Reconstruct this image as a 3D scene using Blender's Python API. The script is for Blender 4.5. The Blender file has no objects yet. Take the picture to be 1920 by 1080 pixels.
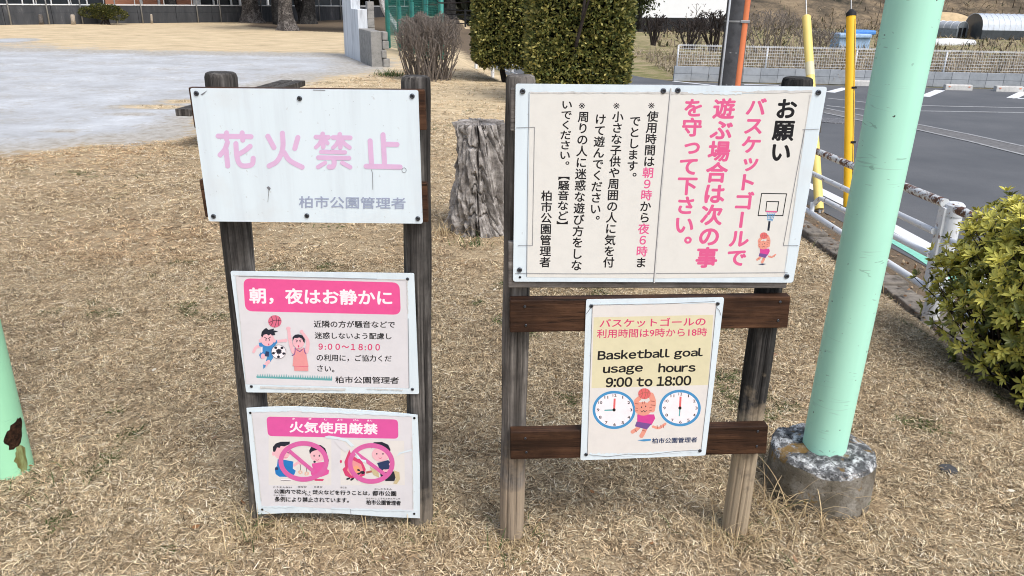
import bpy, bmesh, math, random
import numpy as np
from mathutils import Vector
from mathutils.geometry import tessellate_polygon

# ------------------------------------------------------------------ camera, sky, sun, exposure
SC = bpy.context.scene
COL = SC.collection
F_PX, TILT, ROLL, CAM_H = 1443.0, math.radians(20.8), math.radians(1.2), 1.5
_fw = np.array([0, math.cos(TILT), -math.sin(TILT)])
_r0 = np.array([1., 0, 0]); _u0 = np.cross(_r0, _fw)
_c, _s = math.cos(ROLL), math.sin(ROLL)
RGT = _c*_r0 + _s*_u0
UP = _c*_u0 - _s*_r0
CAMP = np.array([0, 0, CAM_H])
cam = bpy.data.cameras.new('camera'); cam_o = bpy.data.objects.new('camera', cam); COL.objects.link(cam_o)
from mathutils import Matrix
M = Matrix(((RGT[0], UP[0], -_fw[0], 0), (RGT[1], UP[1], -_fw[1], 0), (RGT[2], UP[2], -_fw[2], CAM_H), (0, 0, 0, 1)))
cam_o.matrix_world = M
cam.sensor_width = 36.0; cam.lens = F_PX/1920*36; cam.clip_start = 0.02; cam.clip_end = 2000
SC.camera = cam_o

SUN_DIR = Vector((0.34, -0.44, 0.80)).normalized()       # towards the sun: behind the right shoulder, high
w = bpy.data.worlds.new('World'); SC.world = w; w.use_nodes = True
nt = w.node_tree; nt.nodes.clear()
out = nt.nodes.new('ShaderNodeOutputWorld'); bg = nt.nodes.new('ShaderNodeBackground')
sky = nt.nodes.new('ShaderNodeTexSky'); sky.sky_type = 'NISHITA'; sky.sun_disc = False
sky.sun_elevation = math.asin(SUN_DIR.z); sky.sun_rotation = math.atan2(SUN_DIR.x, SUN_DIR.y)
sky.air_density = 1.0; sky.dust_density = 4.0; sky.ozone_density = 1.0
hs = nt.nodes.new('ShaderNodeHueSaturation'); hs.inputs['Saturation'].default_value = 0.8
nt.links.new(sky.outputs[0], hs.inputs['Color']); nt.links.new(hs.outputs[0], bg.inputs['Color'])
bg.inputs['Strength'].default_value = 0.13
nt.links.new(bg.outputs[0], out.inputs[0])
sun = bpy.data.lights.new('sun', 'SUN'); sun.energy = 1.3; sun.angle = math.radians(20); sun.color = (1, .985, .96)
sun_o = bpy.data.objects.new('sun', sun); COL.objects.link(sun_o)
sun_o.rotation_euler = SUN_DIR.to_track_quat('Z', 'Y').to_euler()
SC.view_settings.view_transform = 'Standard'; SC.view_settings.look = 'None'
SC.view_settings.gamma = 1.0; SC.view_settings.exposure = 0.52
SC.cycles.pixel_filter_type = 'BLACKMAN_HARRIS'; SC.cycles.filter_width = 1.05

# ------------------------------------------------------------------ layout: the photograph's surveyed directions
def ray(x, y):
    d = _fw*F_PX + RGT*(x-960) - UP*(y-540)
    return d/np.linalg.norm(d)
def gnd(x, y, z=0.0):
    d = ray(x, y); return CAMP + d*((z-CAM_H)/d[2])
def atY(x, y, Y):
    d = ray(x, y); return CAMP + d*(Y/d[1])
def S(t):
    t = np.clip(t, 0, 1); return t*t*(3-2*t)

# ------------------------------------------------------------------ material helpers
def lin(c):
    c = np.array(c, float)/255.0
    return tuple(np.where(c <= .04045, c/12.92, ((c+.055)/1.055)**2.4))
_m = {}
class NT:
    def __init__(s, name, rough=.8, spec=.3):
        s.m = bpy.data.materials.new(name); s.m.use_nodes = True
        s.n = s.m.node_tree.nodes; s.l = s.m.node_tree.links
        s.b = s.n['Principled BSDF']; s.b.inputs['Roughness'].default_value = rough
        s.b.inputs['Specular IOR Level'].default_value = spec
    def node(s, t, **k):
        n = s.n.new(t)
        for a, v in k.items():
            if hasattr(n, a): setattr(n, a, v)
            else: n.inputs[a.replace('_', ' ')].default_value = v
        return n
    def obj(s, scale=(1, 1, 1), kind='Object'):
        c = s.node('ShaderNodeTexCoord'); mp = s.node('ShaderNodeMapping'); mp.inputs['Scale'].default_value = scale
        s.l.new(c.outputs[kind], mp.inputs[0]); return mp.outputs[0]
    def world(s, scale=(1, 1, 1)):
        g = s.node('ShaderNodeNewGeometry'); mp = s.node('ShaderNodeMapping'); mp.inputs['Scale'].default_value = scale
        s.l.new(g.outputs['Position'], mp.inputs[0]); return mp.outputs[0]
    def noise(s, vec, scale=5, detail=5, rough=.6, dist=0):
        n = s.node('ShaderNodeTexNoise'); n.inputs['Scale'].default_value = scale; n.inputs['Detail'].default_value = detail
        n.inputs['Roughness'].default_value = rough; n.inputs['Distortion'].default_value = dist
        s.l.new(vec, n.inputs['Vector']); return n.outputs['Fac']
    def ramp(s, f, stops):
        r = s.node('ShaderNodeValToRGB'); e = r.color_ramp.elements
        while len(e) < len(stops): e.new(.5)
        for i, (p, c) in enumerate(stops):
            e[i].position = p; e[i].color = (*c, 1) if len(c) == 3 else c
        s.l.new(f, r.inputs[0]); return r.outputs[0]
    def mix(s, f, a, b, mode='MIX'):
        n = s.node('ShaderNodeMix'); n.data_type = 'RGBA'; n.blend_type = mode
        for k, v in ((0, f), (6, a), (7, b)):
            if hasattr(v, 'is_linked') or hasattr(v, 'links'): s.l.new(v, n.inputs[k])
            elif k == 0: n.inputs[0].default_value = v
            else: n.inputs[k].default_value = (*v, 1)
        return n.outputs[2]
    def attr(s, name, outn='Color'):
        a = s.node('ShaderNodeAttribute'); a.attribute_name = name; return a.outputs[outn]
    def math(s, op, a, b=0.0, clamp=False):
        n = s.node('ShaderNodeMath'); n.operation = op; n.use_clamp = clamp
        for k, v in ((0, a), (1, b)):
            if hasattr(v, 'links'): s.l.new(v, n.inputs[k])
            else: n.inputs[k].default_value = v
        return n.outputs[0]
    def color(s, c): s.l.new(c, s.b.inputs['Base Color']); return s
    def bump(s, h, strength=.3, dist=.01):
        b = s.node('ShaderNodeBump'); b.inputs['Strength'].default_value = strength; b.inputs['Distance'].default_value = dist
        s.l.new(h, b.inputs['Height']); s.l.new(b.outputs[0], s.b.inputs['Normal']); return s
def plain(name, c, rough=.7, var=.12, scale=25, spec=.3, metal=0, bump=0):
    """solid colour with a little blotchy variation and wear"""
    if name in _m: return _m[name]
    t = NT(name, rough, spec); c = np.array(c, float)
    f = t.noise(t.obj(), scale, 6, .65)
    t.color(t.ramp(f, [(.25, tuple(c*(1-var*1.6))), (.5, tuple(c)), (.8, tuple(np.clip(c*(1+var), 0, 1)))]))
    t.b.inputs['Metallic'].default_value = metal
    if bump: t.bump(t.noise(t.obj(), scale*3, 4), bump, .004)
    _m[name] = t.m; return t.m
def vcol(name, rough=.7, spec=.25, trans=0.0):
    """colour carried by each blade / leaf"""
    if name in _m: return _m[name]
    t = NT(name, rough, spec); t.color(t.attr('Col'))
    if trans:
        tr = t.node('ShaderNodeBsdfTranslucent'); t.l.new(t.attr('Col'), tr.inputs[0])
        mx = t.node('ShaderNodeMixShader'); mx.inputs[0].default_value = trans
        t.l.new(t.b.outputs[0], mx.inputs[1]); t.l.new(tr.outputs[0], mx.inputs[2])
        t.l.new(mx.outputs[0], t.n['Material Output'].inputs[0])
    _m[name] = t.m; return t.m

# ------------------------------------------------------------------ object helpers
def tag(o, label=None, cat=None, group=None, kind=None):
    if label: o['label'] = label
    if cat: o['category'] = cat
    if group: o['group'] = group
    if kind: o['kind'] = kind
    return o
def thing(name, label, cat, loc=(0, 0, 0), rz=0, group=None):
    o = bpy.data.objects.new(name, None); COL.objects.link(o); o.empty_display_size = .1
    o.location = loc; o.rotation_euler = (0, 0, rz)
    return tag(o, label, cat, group)
def wloc(o):
    p = np.zeros(3)
    while o is not None: p += np.array(o.location); o = o.parent
    return p
def link(name, me, mat, parent=None, smooth=False):
    o = bpy.data.objects.new(name, me); COL.objects.link(o)
    for m in (mat if isinstance(mat, (list, tuple)) else [mat]): me.materials.append(m)
    if parent is not None: o.parent = parent
    if smooth: me.polygons.foreach_set('use_smooth', [True]*len(me.polygons))
    return o
def np_mesh(name, V, F, mat, parent=None, col=None, smooth=False, origin=None):
    V = np.asarray(V, np.float32); F = np.asarray(F, np.int32); k = F.shape[1]
    if parent is not None: V = V - wloc(parent).astype(np.float32)
    if origin is not None: V = V - np.asarray(origin, np.float32)
    me = bpy.data.meshes.new(name)
    me.vertices.add(len(V)); me.vertices.foreach_set('co', V.ravel())
    me.loops.add(F.size); me.loops.foreach_set('vertex_index', F.ravel())
    me.polygons.add(len(F)); me.polygons.foreach_set('loop_start', np.arange(len(F), dtype=np.int32)*k)
    me.update(calc_edges=True)
    if col is not None:
        a = me.color_attributes.new('Col', 'FLOAT_COLOR', 'POINT')
        c = np.ones((len(V), 4), np.float32); c[:, :3] = col; a.data.foreach_set('color', c.ravel())
    o = link(name, me, mat, parent, smooth)
    if origin is not None: o.location = origin
    return o
class MB:
    """collects shapes in world coordinates and links them as one mesh object"""
    def __init__(s): s.v = []; s.f = []; s.mi = []
    def add(s, V, F, mi=0):
        n = len(s.v); s.v += [tuple(map(float, p)) for p in V]
        s.f += [tuple(i+n for i in f) for f in F]; s.mi += [mi]*len(F); return s
    def box(s, c, size, ax=None, mi=0):
        a = np.eye(3) if ax is None else np.asarray(ax, float)       # rows = local axes
        h = np.array(size)/2; V = []
        for z in (-1, 1):
            for x, y in ((-1, -1), (1, -1), (1, 1), (-1, 1)):
                V.append(np.array(c)+a[0]*x*h[0]+a[1]*y*h[1]+a[2]*z*h[2])
        return s.add(V, [(3, 2, 1, 0), (4, 5, 6, 7), (0, 1, 5, 4), (1, 2, 6, 5), (2, 3, 7, 6), (3, 0, 4, 7)], mi)
    def slab(s, front, n, th, mi=0):
        """polygon front (world points) given thickness th against its outward normal n"""
        k = len(front); n = np.array(n); fr = [np.array(p) for p in front]; bk = [p-n*th for p in fr]
        ar = sum(np.cross(fr[i]-fr[0], fr[(i+1) % k]-fr[0]) for i in range(k))
        if ar@n < 0: fr = fr[::-1]; bk = bk[::-1]
        V = fr+bk; Fc = [tuple(range(k)), tuple(range(2*k-1, k-1, -1))]
        for i in range(k):
            j = (i+1) % k; Fc.append((i, i+k, j+k, j))
        return s.add(V, Fc, mi)
    def tube(s, pts, rad, seg=8, caps=True, mi=0, lump=None):
        pts = [np.array(p, float) for p in pts]; n = len(pts)
        if np.isscalar(rad): rad = [rad]*n
        V = []; Fc = []; ref = None
        for i, p in enumerate(pts):
            t = pts[min(i+1, n-1)]-pts[max(i-1, 0)]; t = t/(np.linalg.norm(t)+1e-9)
            if ref is None:
                ref = np.array([1., 0, 0]) if abs(t[0]) < .8 else np.array([0, 1., 0])
            a = ref-t*(ref@t); a /= np.linalg.norm(a); b = np.cross(t, a); ref = a
            for k in range(seg):
                ph = 2*math.pi*k/seg; r = rad[i]*(1 if lump is None else lump(ph, i))
                V.append(p+a*math.cos(ph)*r+b*math.sin(ph)*r)
        for i in range(n-1):
            for k in range(seg):
                j = (k+1) % seg; Fc.append((i*seg+k, i*seg+j, (i+1)*seg+j, (i+1)*seg+k))
        if caps:
            Fc.append(tuple(range(seg))[::-1]); Fc.append(tuple((n-1)*seg+k for k in range(seg)))
        return s.add(V, Fc, mi)
    def build(s, name, mat, parent=None, smooth=False, bevel=0, origin=None):
        me = bpy.data.meshes.new(name)
        off = wloc(parent) if parent is not None else (np.zeros(3) if origin is None else np.array(origin, float))
        V = np.array(s.v)-off
        me.from_pydata(V.tolist(), [], s.f); me.update()
        o = link(name, me, mat, parent, smooth)
        if len(set(s.mi)) > 1: me.polygons.foreach_set('material_index', s.mi)
        if parent is None and origin is not None: o.location = origin
        if bevel:
            b = o.modifiers.new('bevel', 'BEVEL'); b.width = bevel; b.segments = 2; b.limit_method = 'ANGLE'
        return o
def auto_smooth(o, ang=.6):
    me = o.data
    me.polygons.foreach_set('use_smooth', [True]*len(me.polygons))
    try: me.set_sharp_from_angle(angle=ang)
    except Exception: pass
    return o
def vnoise(x, y, cell, seed=0):
    r = np.random.RandomState(seed); g = r.rand(128, 128); X = np.asarray(x)/cell; Y = np.asarray(y)/cell
    xi = np.floor(X).astype(int); yi = np.floor(Y).astype(int); fx = X-xi; fy = Y-yi
    fx = fx*fx*(3-2*fx); fy = fy*fy*(3-2*fy); q = lambda i, j: g[i % 128, j % 128]
    return (q(xi, yi)*(1-fx)+q(xi+1, yi)*fx)*(1-fy)+(q(xi, yi+1)*(1-fx)+q(xi+1, yi+1)*fx)*fy
def inst(T, TF, pos, rot, sc):
    """template T (k,3) with faces TF placed N times; rot (N,3,3) columns = axes"""
    T = np.asarray(T, np.float32); N = len(pos); k = len(T)
    V = np.einsum('nij,kj->nki', rot, T)*np.asarray(sc).reshape(N, 1, -1)+np.asarray(pos)[:, None, :]
    Fc = np.asarray(TF)[None]+(np.arange(N)*k)[:, None, None]
    return V.reshape(-1, 3), Fc.reshape(-1, np.asarray(TF).shape[1])
def frames(d, r, up=None):
    """rotation matrices with local x along d (N,3) and a random roll"""
    d = d/(np.linalg.norm(d, axis=1, keepdims=True)+1e-9)
    q = r.normal(size=d.shape) if up is None else up
    a = np.cross(d, q); a /= (np.linalg.norm(a, axis=1, keepdims=True)+1e-9); b = np.cross(d, a)
    return np.stack([d, a, b], axis=2)
LEAF = np.array([(0, 0, 0), (.3, .2, .03), (.3, -.2, .03), (.65, .2, .05), (.65, -.2, .05), (1, 0, -.04), (.3, 0, -.03), (.65, 0, -.02)])
LEAF_F = [(0, 6, 1), (0, 2, 6), (6, 7, 3), (6, 3, 1), (6, 2, 4), (6, 4, 7), (7, 5, 3), (7, 4, 5)]
FLAT = np.array([(0, 0, 0), (.5, .26, .03), (1, 0, 0), (.5, -.26, .03)]); FLAT_F = [(0, 3, 2, 1)]
def pal(r, n, cols, wts):
    cols = np.array(cols); i = r.choice(len(cols), n, p=np.array(wts)/sum(wts)); j = r.choice(len(cols), n, p=np.array(wts)/sum(wts))
    t = r.rand(n, 1)*.45; return (cols[i]*(1-t)+cols[j]*t)*r.uniform(.8, 1.2, (n, 1))
def rep(o, parent=None):
    """copy of a thing with copies of its parts and sub-parts"""
    c = o.copy(); COL.objects.link(c); c.parent = parent
    for ch in list(o.children): rep(ch, c)
    return c
# ------------------------------------------------------------------ materials
def wood(name, dark, mid, light, axis=2, crack=.5, rough=.85, foot=None):
    if name in _m: return _m[name]
    t = NT(name, rough, .2)
    sc = [38, 38, 38]; sc[axis] = 1.6
    v = t.obj(tuple(sc)); g = t.noise(v, 1.0, 8, .7, .6)
    sc2 = [90, 90, 90]; sc2[axis] = 2.2
    fine = t.noise(t.obj(tuple(sc2)), 1.2, 4, .7)
    blot = t.noise(t.obj((1, 1, 1)), 7, 5, .65)
    c = t.ramp(g, [(.28, dark), (.47, mid), (.72, light)])
    c = t.mix(t.ramp(fine, [(.32, (1, 1, 1)), (.44, (0, 0, 0))]), c, tuple(np.array(dark)*.4))
    c = t.mix(t.ramp(blot, [(.42, (0, 0, 0)), (.66, (.65, .65, .65))]), c, tuple(np.array(dark)*.9))
    if foot:                                        # bark worn off: bare pale wood at the lower end
        z = t.node('ShaderNodeSeparateXYZ'); t.l.new(t.obj(), z.inputs[0]); e = t.math('SUBTRACT', t.math('ADD', foot[3], t.math('MULTIPLY', t.math('SUBTRACT', blot, .5), 1.0)), z.outputs[2])
        c = t.mix(t.ramp(e, [(.05, (0, 0, 0)), (.22, (.92, .92, .92))]), c, t.ramp(g, [(.3, tuple(np.array(foot[:3])*.35)), (.46, foot[:3]), (.75, tuple(np.array(foot[:3])*1.3))]))
    t.color(c); t.bump(t.math('ADD', g, fine), crack, .006)
    _m[name] = t.m; return t.m
M_GREY = wood('weathered_grey_wood', (.04, .036, .033), (.17, .155, .14), (.42, .385, .35), 2, .6, .85, (.36, .29, .215, .34))
M_DARKGREY = wood('weathered_dark_wood', (.016, .015, .015), (.065, .06, .056), (.26, .245, .23), 2, .6, .85, (.22, .19, .155, .22))
M_BURNT = wood('burnt_grey_wood', (.010, .010, .010), (.036, .035, .034), (.17, .16, .15), 2, .6, .85, (.40, .325, .23, .52))
M_BROWN = wood('stained_brown_wood', (.016, .008, .005), (.058, .027, .015), (.14, .07, .037), 0, .4, .6)
M_GREYX = wood('bare_grey_plank', (.05, .045, .04), (.15, .135, .125), (.3, .28, .26), 0)
t = NT('white_panel', .36, .45)
f = t.noise(t.obj((9, 9, .8)), 2.2, 5, .65); g = t.noise(t.obj(), 6, 5, .6); h = t.noise(t.obj(), 55, 3, .6)
c = t.ramp(f, [(.3, (.67, .76, .825)), (.52, (.735, .84, .905)), (.8, (.76, .865, .93))])
c = t.mix(t.ramp(g, [(.58, (0, 0, 0)), (.75, (.4, .4, .4))]), c, (.66, .70, .72)); c = t.mix(t.ramp(h, [(.27, (.5, .5, .5)), (.31, (0, 0, 0))]), c, (.5, .53, .55))
t.color(c); M_WHITE = t.m
M_BEIGE = plain('beige_poster', (.76, .755, .72), .5, .03, 30)
M_PAPER = plain('pale_poster', (.73, .72, .755), .45, .05, 12)
M_CREAM = plain('cream_paper', (.74, .69, .47), .5, .04, 30)
M_OFF = plain('off_white_paper', (.77, .745, .72), .5, .03, 30)
M_TAPE = plain('clear_tape', (.66, .66, .65), .3, .15, 60, .5)
def ink(name, rgb, rough=.55):
    return plain('ink_'+name, lin(rgb), rough, .04, 40)
I_BLACK = ink('black', (24, 24, 28)); I_PINK = ink('pink', (224, 98, 148)); I_FADE = ink('faded_pink', (221, 184, 219))
I_GREY = ink('blue_grey', (158, 168, 192)); I_BAN = ink('banner', (234, 90, 154)); I_BAN2 = ink('magenta', (224, 92, 164))
I_WHITE = ink('white', (250, 240, 246)); I_SKIN = ink('skin', (240, 188, 198)); I_BLUE = ink('blue', (66, 138, 200))
I_NAVY = ink('navy', (46, 62, 100)); I_HAIR = ink('hair', (38, 42, 56)); I_SALM = ink('salmon', (234, 156, 158))
I_BALL = ink('ball', (222, 112, 140)); I_TEAL = ink('teal', (104, 172, 176)); I_RING = ink('ring', (218, 104, 168))
I_PURP = ink('purple', (120, 84, 150)); I_CLOCK = ink('clock_blue', (74, 148, 200)); I_RED = ink('hand_red', (226, 110, 112))
I_CAT = ink('tan', (232, 158, 140)); I_STRIPE = ink('stripe', (176, 104, 92)); I_MAG = ink('vest', (214, 72, 152))
I_ORANGE = ink('orange', (240, 170, 130)); I_YUK = ink('yukata', (40, 126, 196)); I_CRACK = ink('crack', (120, 122, 128))
I_TAN = ink('stain', (206, 190, 150)); I_ROSE = ink('rose', (214, 70, 118))
M_SCREW = plain('screw_metal', (.10, .11, .13), .35, .3, 80, .5, .8)
M_SCREWD = plain('screw_slot', (.012, .012, .014), .6)
M_GREEN = None
def green_paint(name, c):
    t = NT(name, .42, .4); c = np.array(c)
    f = t.noise(t.obj((1, 1, .6)), 3, 4, .5)
    base = t.ramp(f, [(.3, tuple(c*.94)), (.7, tuple(c*1.03))])
    sp = t.noise(t.obj(), 70, 2, .5); base = t.mix(t.ramp(sp, [(.235, (1, 1, 1)), (.26, (0, 0, 0))]), base, (.05, .06, .05))
    sc = t.noise(t.obj((7, 7, 22)), 3, 2, .4, 1.2)
    base = t.mix(t.ramp(sc, [(.272, (.55, .55, .55)), (.285, (0, 0, 0))]), base, tuple(c*.5))
    ln = t.math('ABSOLUTE', t.math('SUBTRACT', t.noise(t.obj((2.2, 2.2, 30)), 1.0, 2, .5), .5)); mk_ = t.noise(t.obj((5, 5, 9)), 1.6, 2)
    arc = t.math('MULTIPLY', t.ramp(ln, [(.0, (1, 1, 1)), (.012, (0, 0, 0))]), t.ramp(mk_, [(.56, (0, 0, 0)), (.64, (.4, .4, .4))]))
    base = t.mix(arc, base, tuple(c*.45)); dr = t.noise(t.obj((14, 14, .7)), 1.5, 4, .6); base = t.mix(t.ramp(dr, [(.55, (0, 0, 0)), (.8, (.35, .35, .35))]), base, tuple(c*[.82, .86, .86]))
    t.color(base); t.bump(t.noise(t.obj((1, 1, .5)), 26, 3), .06, .003); return t.m
M_GREEN = green_paint('mint_green_paint', (.47, .88, .70))
M_GREEN2 = green_paint('leaf_green_paint', (.37, .77, .50))
def rusty(name, paint, amount):
    t = NT(name, .5, .4)
    f = t.noise(t.obj(), 22, 6, .7, .4); k = t.ramp(f, [(1-amount-.03, (0, 0, 0)), (1-amount+.01, (1, 1, 1))])
    r = t.ramp(t.noise(t.obj(), 60, 4), [(.3, (.055, .022, .013)), (.7, (.20, .085, .045))])
    t.color(t.mix(k, paint, r)); t.bump(k, .25, .003); return t.m
M_PIPE = rusty('white_pipe_paint', (.74, .77, .80), .36)
M_RUSTPIPE = rusty('rusted_pipe_paint', (.66, .69, .70), .49)
M_CONC = None
def stone(name, a, b, c, lichen=True, s=1.0, spot=.40, gs=48):
    t = NT(name, .92, .15)
    f = t.noise(t.obj(), 11*s, 8, .72); g = t.noise(t.obj(), gs*s, 6, .75)
    col = t.ramp(f, [(.3, a), (.48, b), (.62, c)])
    col = t.mix(t.ramp(g, [(spot, (1, 1, 1)), (spot+.1, (0, 0, 0))]), col, tuple(np.array(a)*.6))
    if lichen:
        h = t.noise(t.obj(), 9*s, 4, .6); h2 = t.noise(t.world(), 11, 5, .7)
        col = t.mix(t.ramp(h2, [(.57, (0, 0, 0)), (.62, (.85, .85, .85))]), col, (.25, .155, .05))
    t.color(col); t.bump(t.math('ADD', f, g), .7, .012); return t.m
M_FOOT = stone('lichen_concrete', (.085, .075, .055), (.185, .165, .13), (.34, .32, .28), True, .8, .34, 120)
M_FOOTTOP = stone('crusty_lichen', (.025, .027, .03), (.16, .165, .17), (.82, .84, .85), True, 2.6, .38, 40)
M_CONC = plain('bare_concrete', (.30, .295, .28), .9, .25, 9, .2, 0, .3)
M_BLOCKG = plain('grey_block', (.36, .39, .42), .9, .14, 6, .2, 0, .3)
M_ASPH = None
t = NT('asphalt', .88, .25)
f = t.noise(t.world(), .7, 5, .6); g = t.noise(t.world(), 90, 3, .8)
t.color(t.mix(t.ramp(g, [(.3, (.6, .6, .6)), (.75, (0, 0, 0))]), t.ramp(f, [(.3, (.105, .115, .128)), (.5, (.135, .145, .158)), (.72, (.175, .183, .195))]), (.085, .087, .092)))
t.bump(g, .3, .004); M_ASPH = t.m
M_LINE = plain('road_paint', (.74, .77, .80), .7, .1, 30)
M_LINEW = plain('worn_road_paint', (.34, .35, .36), .8, .3, 20)
M_LINEG = plain('green_road_paint', (.25, .62, .49), .7, .12, 30)
M_PATCH = plain('trench_asphalt', (.17, .17, .172), .9, .3, 14)
M_YEL = plain('faded_yellow_plastic', (.86, .68, .21), .5, .04, 5, .4)
M_YEL2 = plain('yellow_plastic', (.92, .53, .02), .42, .04, 5, .4)
M_ORNG = plain('orange_plastic', (.80, .24, .10), .45, .08, 5, .4)
M_POLE = plain('dark_pole_concrete', (.085, .088, .095), .75, .25, 12, .3)
M_WIRE = plain('galvanised_wire', (.36, .37, .38), .5, .1, 40, .4, .5)
M_WMETAL = plain('white_coated_wire', (.80, .82, .84), .5, .05, 40, .4)
M_NETG = plain('teal_green_steel', (.035, .24, .20), .5, .2, 12, .4)
M_BARK = stone('grey_bark', (.03, .027, .025), (.11, .1, .095), (.27, .25, .235), False, .45)
M_BARKD = stone('dark_bark', (.01, .01, .01), (.03, .029, .029), (.075, .072, .07), False, .5)
M_BARKW = stone('pale_bark', (.2, .2, .21), (.45, .45, .46), (.65, .65, .66), False, .8)
M_TWIG = plain('twig_bark', (.23, .20, .178), .9, .35, 30, .15)
M_TWIGD = plain('dark_twig_bark', (.05, .042, .04), .9, .35, 30, .15)
M_LEAF = vcol('leaf', .42, .4, .14); M_LEAFD = vcol('hedge_leaf', .5, .35, .15); M_STRAW = vcol('straw', .8, .15, .12)
M_DARKST = plain('dark_steel', (.016, .017, .02), .6)
M_PWHITE = None
t = NT('stained_white_render', .85, .2)
f = t.noise(t.world((6, 6, .8)), 1.1, 5, .7, .5)
t.color(t.ramp(f, [(.3, (.36, .38, .41)), (.46, (.62, .66, .70)), (.7, (.74, .78, .82))])); M_PWHITE = t.m
t = NT('streaked_concrete_panel', .9, .2)
f = t.noise(t.world((2.2, 2.2, .5)), 1.3, 5, .7, .3); g = t.noise(t.world(), .35, 3, .5)
t.color(t.mix(t.ramp(g, [(.4, (0, 0, 0)), (.7, (.7, .7, .7))]), t.ramp(f, [(.35, (.045, .05, .058)), (.6, (.085, .09, .10)), (.78, (.22, .225, .235))]), (.05, .054, .06))); M_PANELW = t.m

# ------------------------------------------------------------------ ground (one sheet), court, road
FENCE = np.array([(2.95, -30), (2.62, 0), (2.52, 4.2), (2.38, 6.2), (1.75, 10.2), (.98, 13.2), (.18, 15.5), (-.45, 17.8), (-1.1, 21), (-1.9, 26), (-2.6, 34), (-3.5, 60), (-6, 200)], float)
def fence_d(x, y):
    """metres to the right (+) or left (-) of the verge line"""
    xi = np.interp(y, FENCE[:, 1], FENCE[:, 0]); sl = np.interp(y, (FENCE[1:, 1]+FENCE[:-1, 1])/2, np.diff(FENCE[:, 0])/np.diff(FENCE[:, 1]))
    return (x-xi)/np.sqrt(1+sl*sl)
def gz(x, y):
    x = np.asarray(x, float); y = np.asarray(y, float)
    d = fence_d(x, y)
    z = -.3*S((d+.75)/.85)
    z = z+.012*(vnoise(x+40, y+40, .7, 3)-.5)*S((8-y)/6)*(d < -.3)
    far = S((y-36)/14)*S((x+12)/6)*(d < 0)*.25
    low = -.9*S((y-26)/22)*S((fence_d(x, y)-6)/6)
    return z+far+low
CPX = [(-500, 345), (0, 293), (90, 283), (165, 272), (250, 268), (330, 262), (368, 252), (430, 225), (480, 198), (525, 172), (585, 153), (640, 144), (700, 138), (738, 131), (746, 122), (735, 110), (705, 103),
       (660, 102), (600, 98), (480, 97), (300, 95), (200, 92), (100, 90), (0, 86), (-500, 74)]
CPOLY = np.array([gnd(x, y)[:2] for x, y in CPX])
def poly_sd(P, x, y):
    x = x.ravel(); y = y.ravel(); d = np.full(x.shape, 1e9); ins = np.zeros(x.shape, bool)
    for i in range(len(P)):
        a = P[i]; b = P[(i+1) % len(P)]; e = b-a; wx = x-a[0]; wy = y-a[1]
        t_ = np.clip((wx*e[0]+wy*e[1])/(e@e), 0, 1); d = np.minimum(d, np.hypot(wx-e[0]*t_, wy-e[1]*t_))
        c = ((a[1] > y) != (b[1] > y)); ins ^= c & (x < e[0]*(y-a[1])/(e[1] if e[1] else 1e-9)+a[0])
    return np.where(ins, d, -d)
def sand_mask(x, y):
    sh = np.shape(x); sd = poly_sd(CPOLY, np.asarray(x), np.asarray(y))
    m = .5+sd/np.clip(np.asarray(y).ravel()*.2, .8, 4)
    for px, py, rx, ry, a in [(270, 200, 85, 5, -.75), (330, 190, 50, 5, -.6), (110, 245, 45, 4, -.45), (20, 75, 60, 5, .8), (90, 57, 80, 2.5, .7), (130, 76, 230, 9, .30), (400, 62, 60, 3, .25), (230, 214, 60, 4, -.5), (420, 225, 60, 8, -.4)]:
        c = gnd(px, py); ex = abs(gnd(px+rx, py)[0]-c[0]); ey = abs(gnd(px, py-ry)[1]-c[1])
        r = np.sqrt(((np.asarray(x).ravel()-c[0])/ex)**2+((np.asarray(y).ravel()-c[1])/ey)**2)
        m = m+a*S(1.5-r)
    return np.clip(m, 0, 1).reshape(sh)
xs = np.unique(np.concatenate([np.linspace(-300, -30, 24), np.linspace(-30, -9, 60), np.linspace(-9, 5, 130), np.linspace(5, 40, 60), np.linspace(40, 300, 24)]))
ys = np.unique(np.concatenate([np.linspace(-60, .5, 20), np.linspace(.5, 26, 230), np.linspace(26, 60, 60), np.linspace(60, 400, 26)]))
GX, GY = np.meshgrid(xs, ys); GZ = gz(GX, GY)
nx, ny = len(xs), len(ys); idx = np.arange(nx*ny).reshape(ny, nx)
GF = np.stack([idx[:-1, :-1], idx[:-1, 1:], idx[1:, 1:], idx[1:, :-1]], -1).reshape(-1, 4)
gcol = np.stack([sand_mask(GX, GY).ravel(), (S((fence_d(GX, GY)-.25)/.2)*S((GY-17)/2)).ravel(), S((GY-5)/7).ravel()], 1)
SHADE_SOILP = np.array([gnd(*q)[:2] for q in [(455, 49), (560, 57.5), (640, 61), (740, 67), (838, 72), (862, 80), (905, 103), (945, 112), (960, 100), (930, 60), (900, 45), (640, 33), (480, 41)]])  # brown litter under the far trees and bank, their shade painted into the colour
soil = np.clip(.5+poly_sd(SHADE_SOILP, GX, GY)/2.2, 0, 1); dverge = fence_d(GX, GY).ravel(); soil = np.maximum(soil, S((dverge+.25)/.3)*S((17-GY.ravel())/2)*.85)  # tree-shade brown from the polygon, plus the verge's own dirt
t = NT('lawn_and_court', .95, .1)
sep = t.node('ShaderNodeSeparateColor'); t.l.new(t.attr('Col'), sep.inputs[0])
W = t.world()
n1 = t.noise(W, 1.1, 6, .65); n2 = t.noise(W, 9, 5, .7); n3 = t.noise(W, 95, 6, .85); n4 = t.noise(t.world((.5, 1.6, 1)), 2.0, 5, .7)
straw = t.ramp(n3, [(.36, (.11, .08, .05)), (.49, (.38, .295, .185)), (.62, (.66, .54, .36))])
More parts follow.
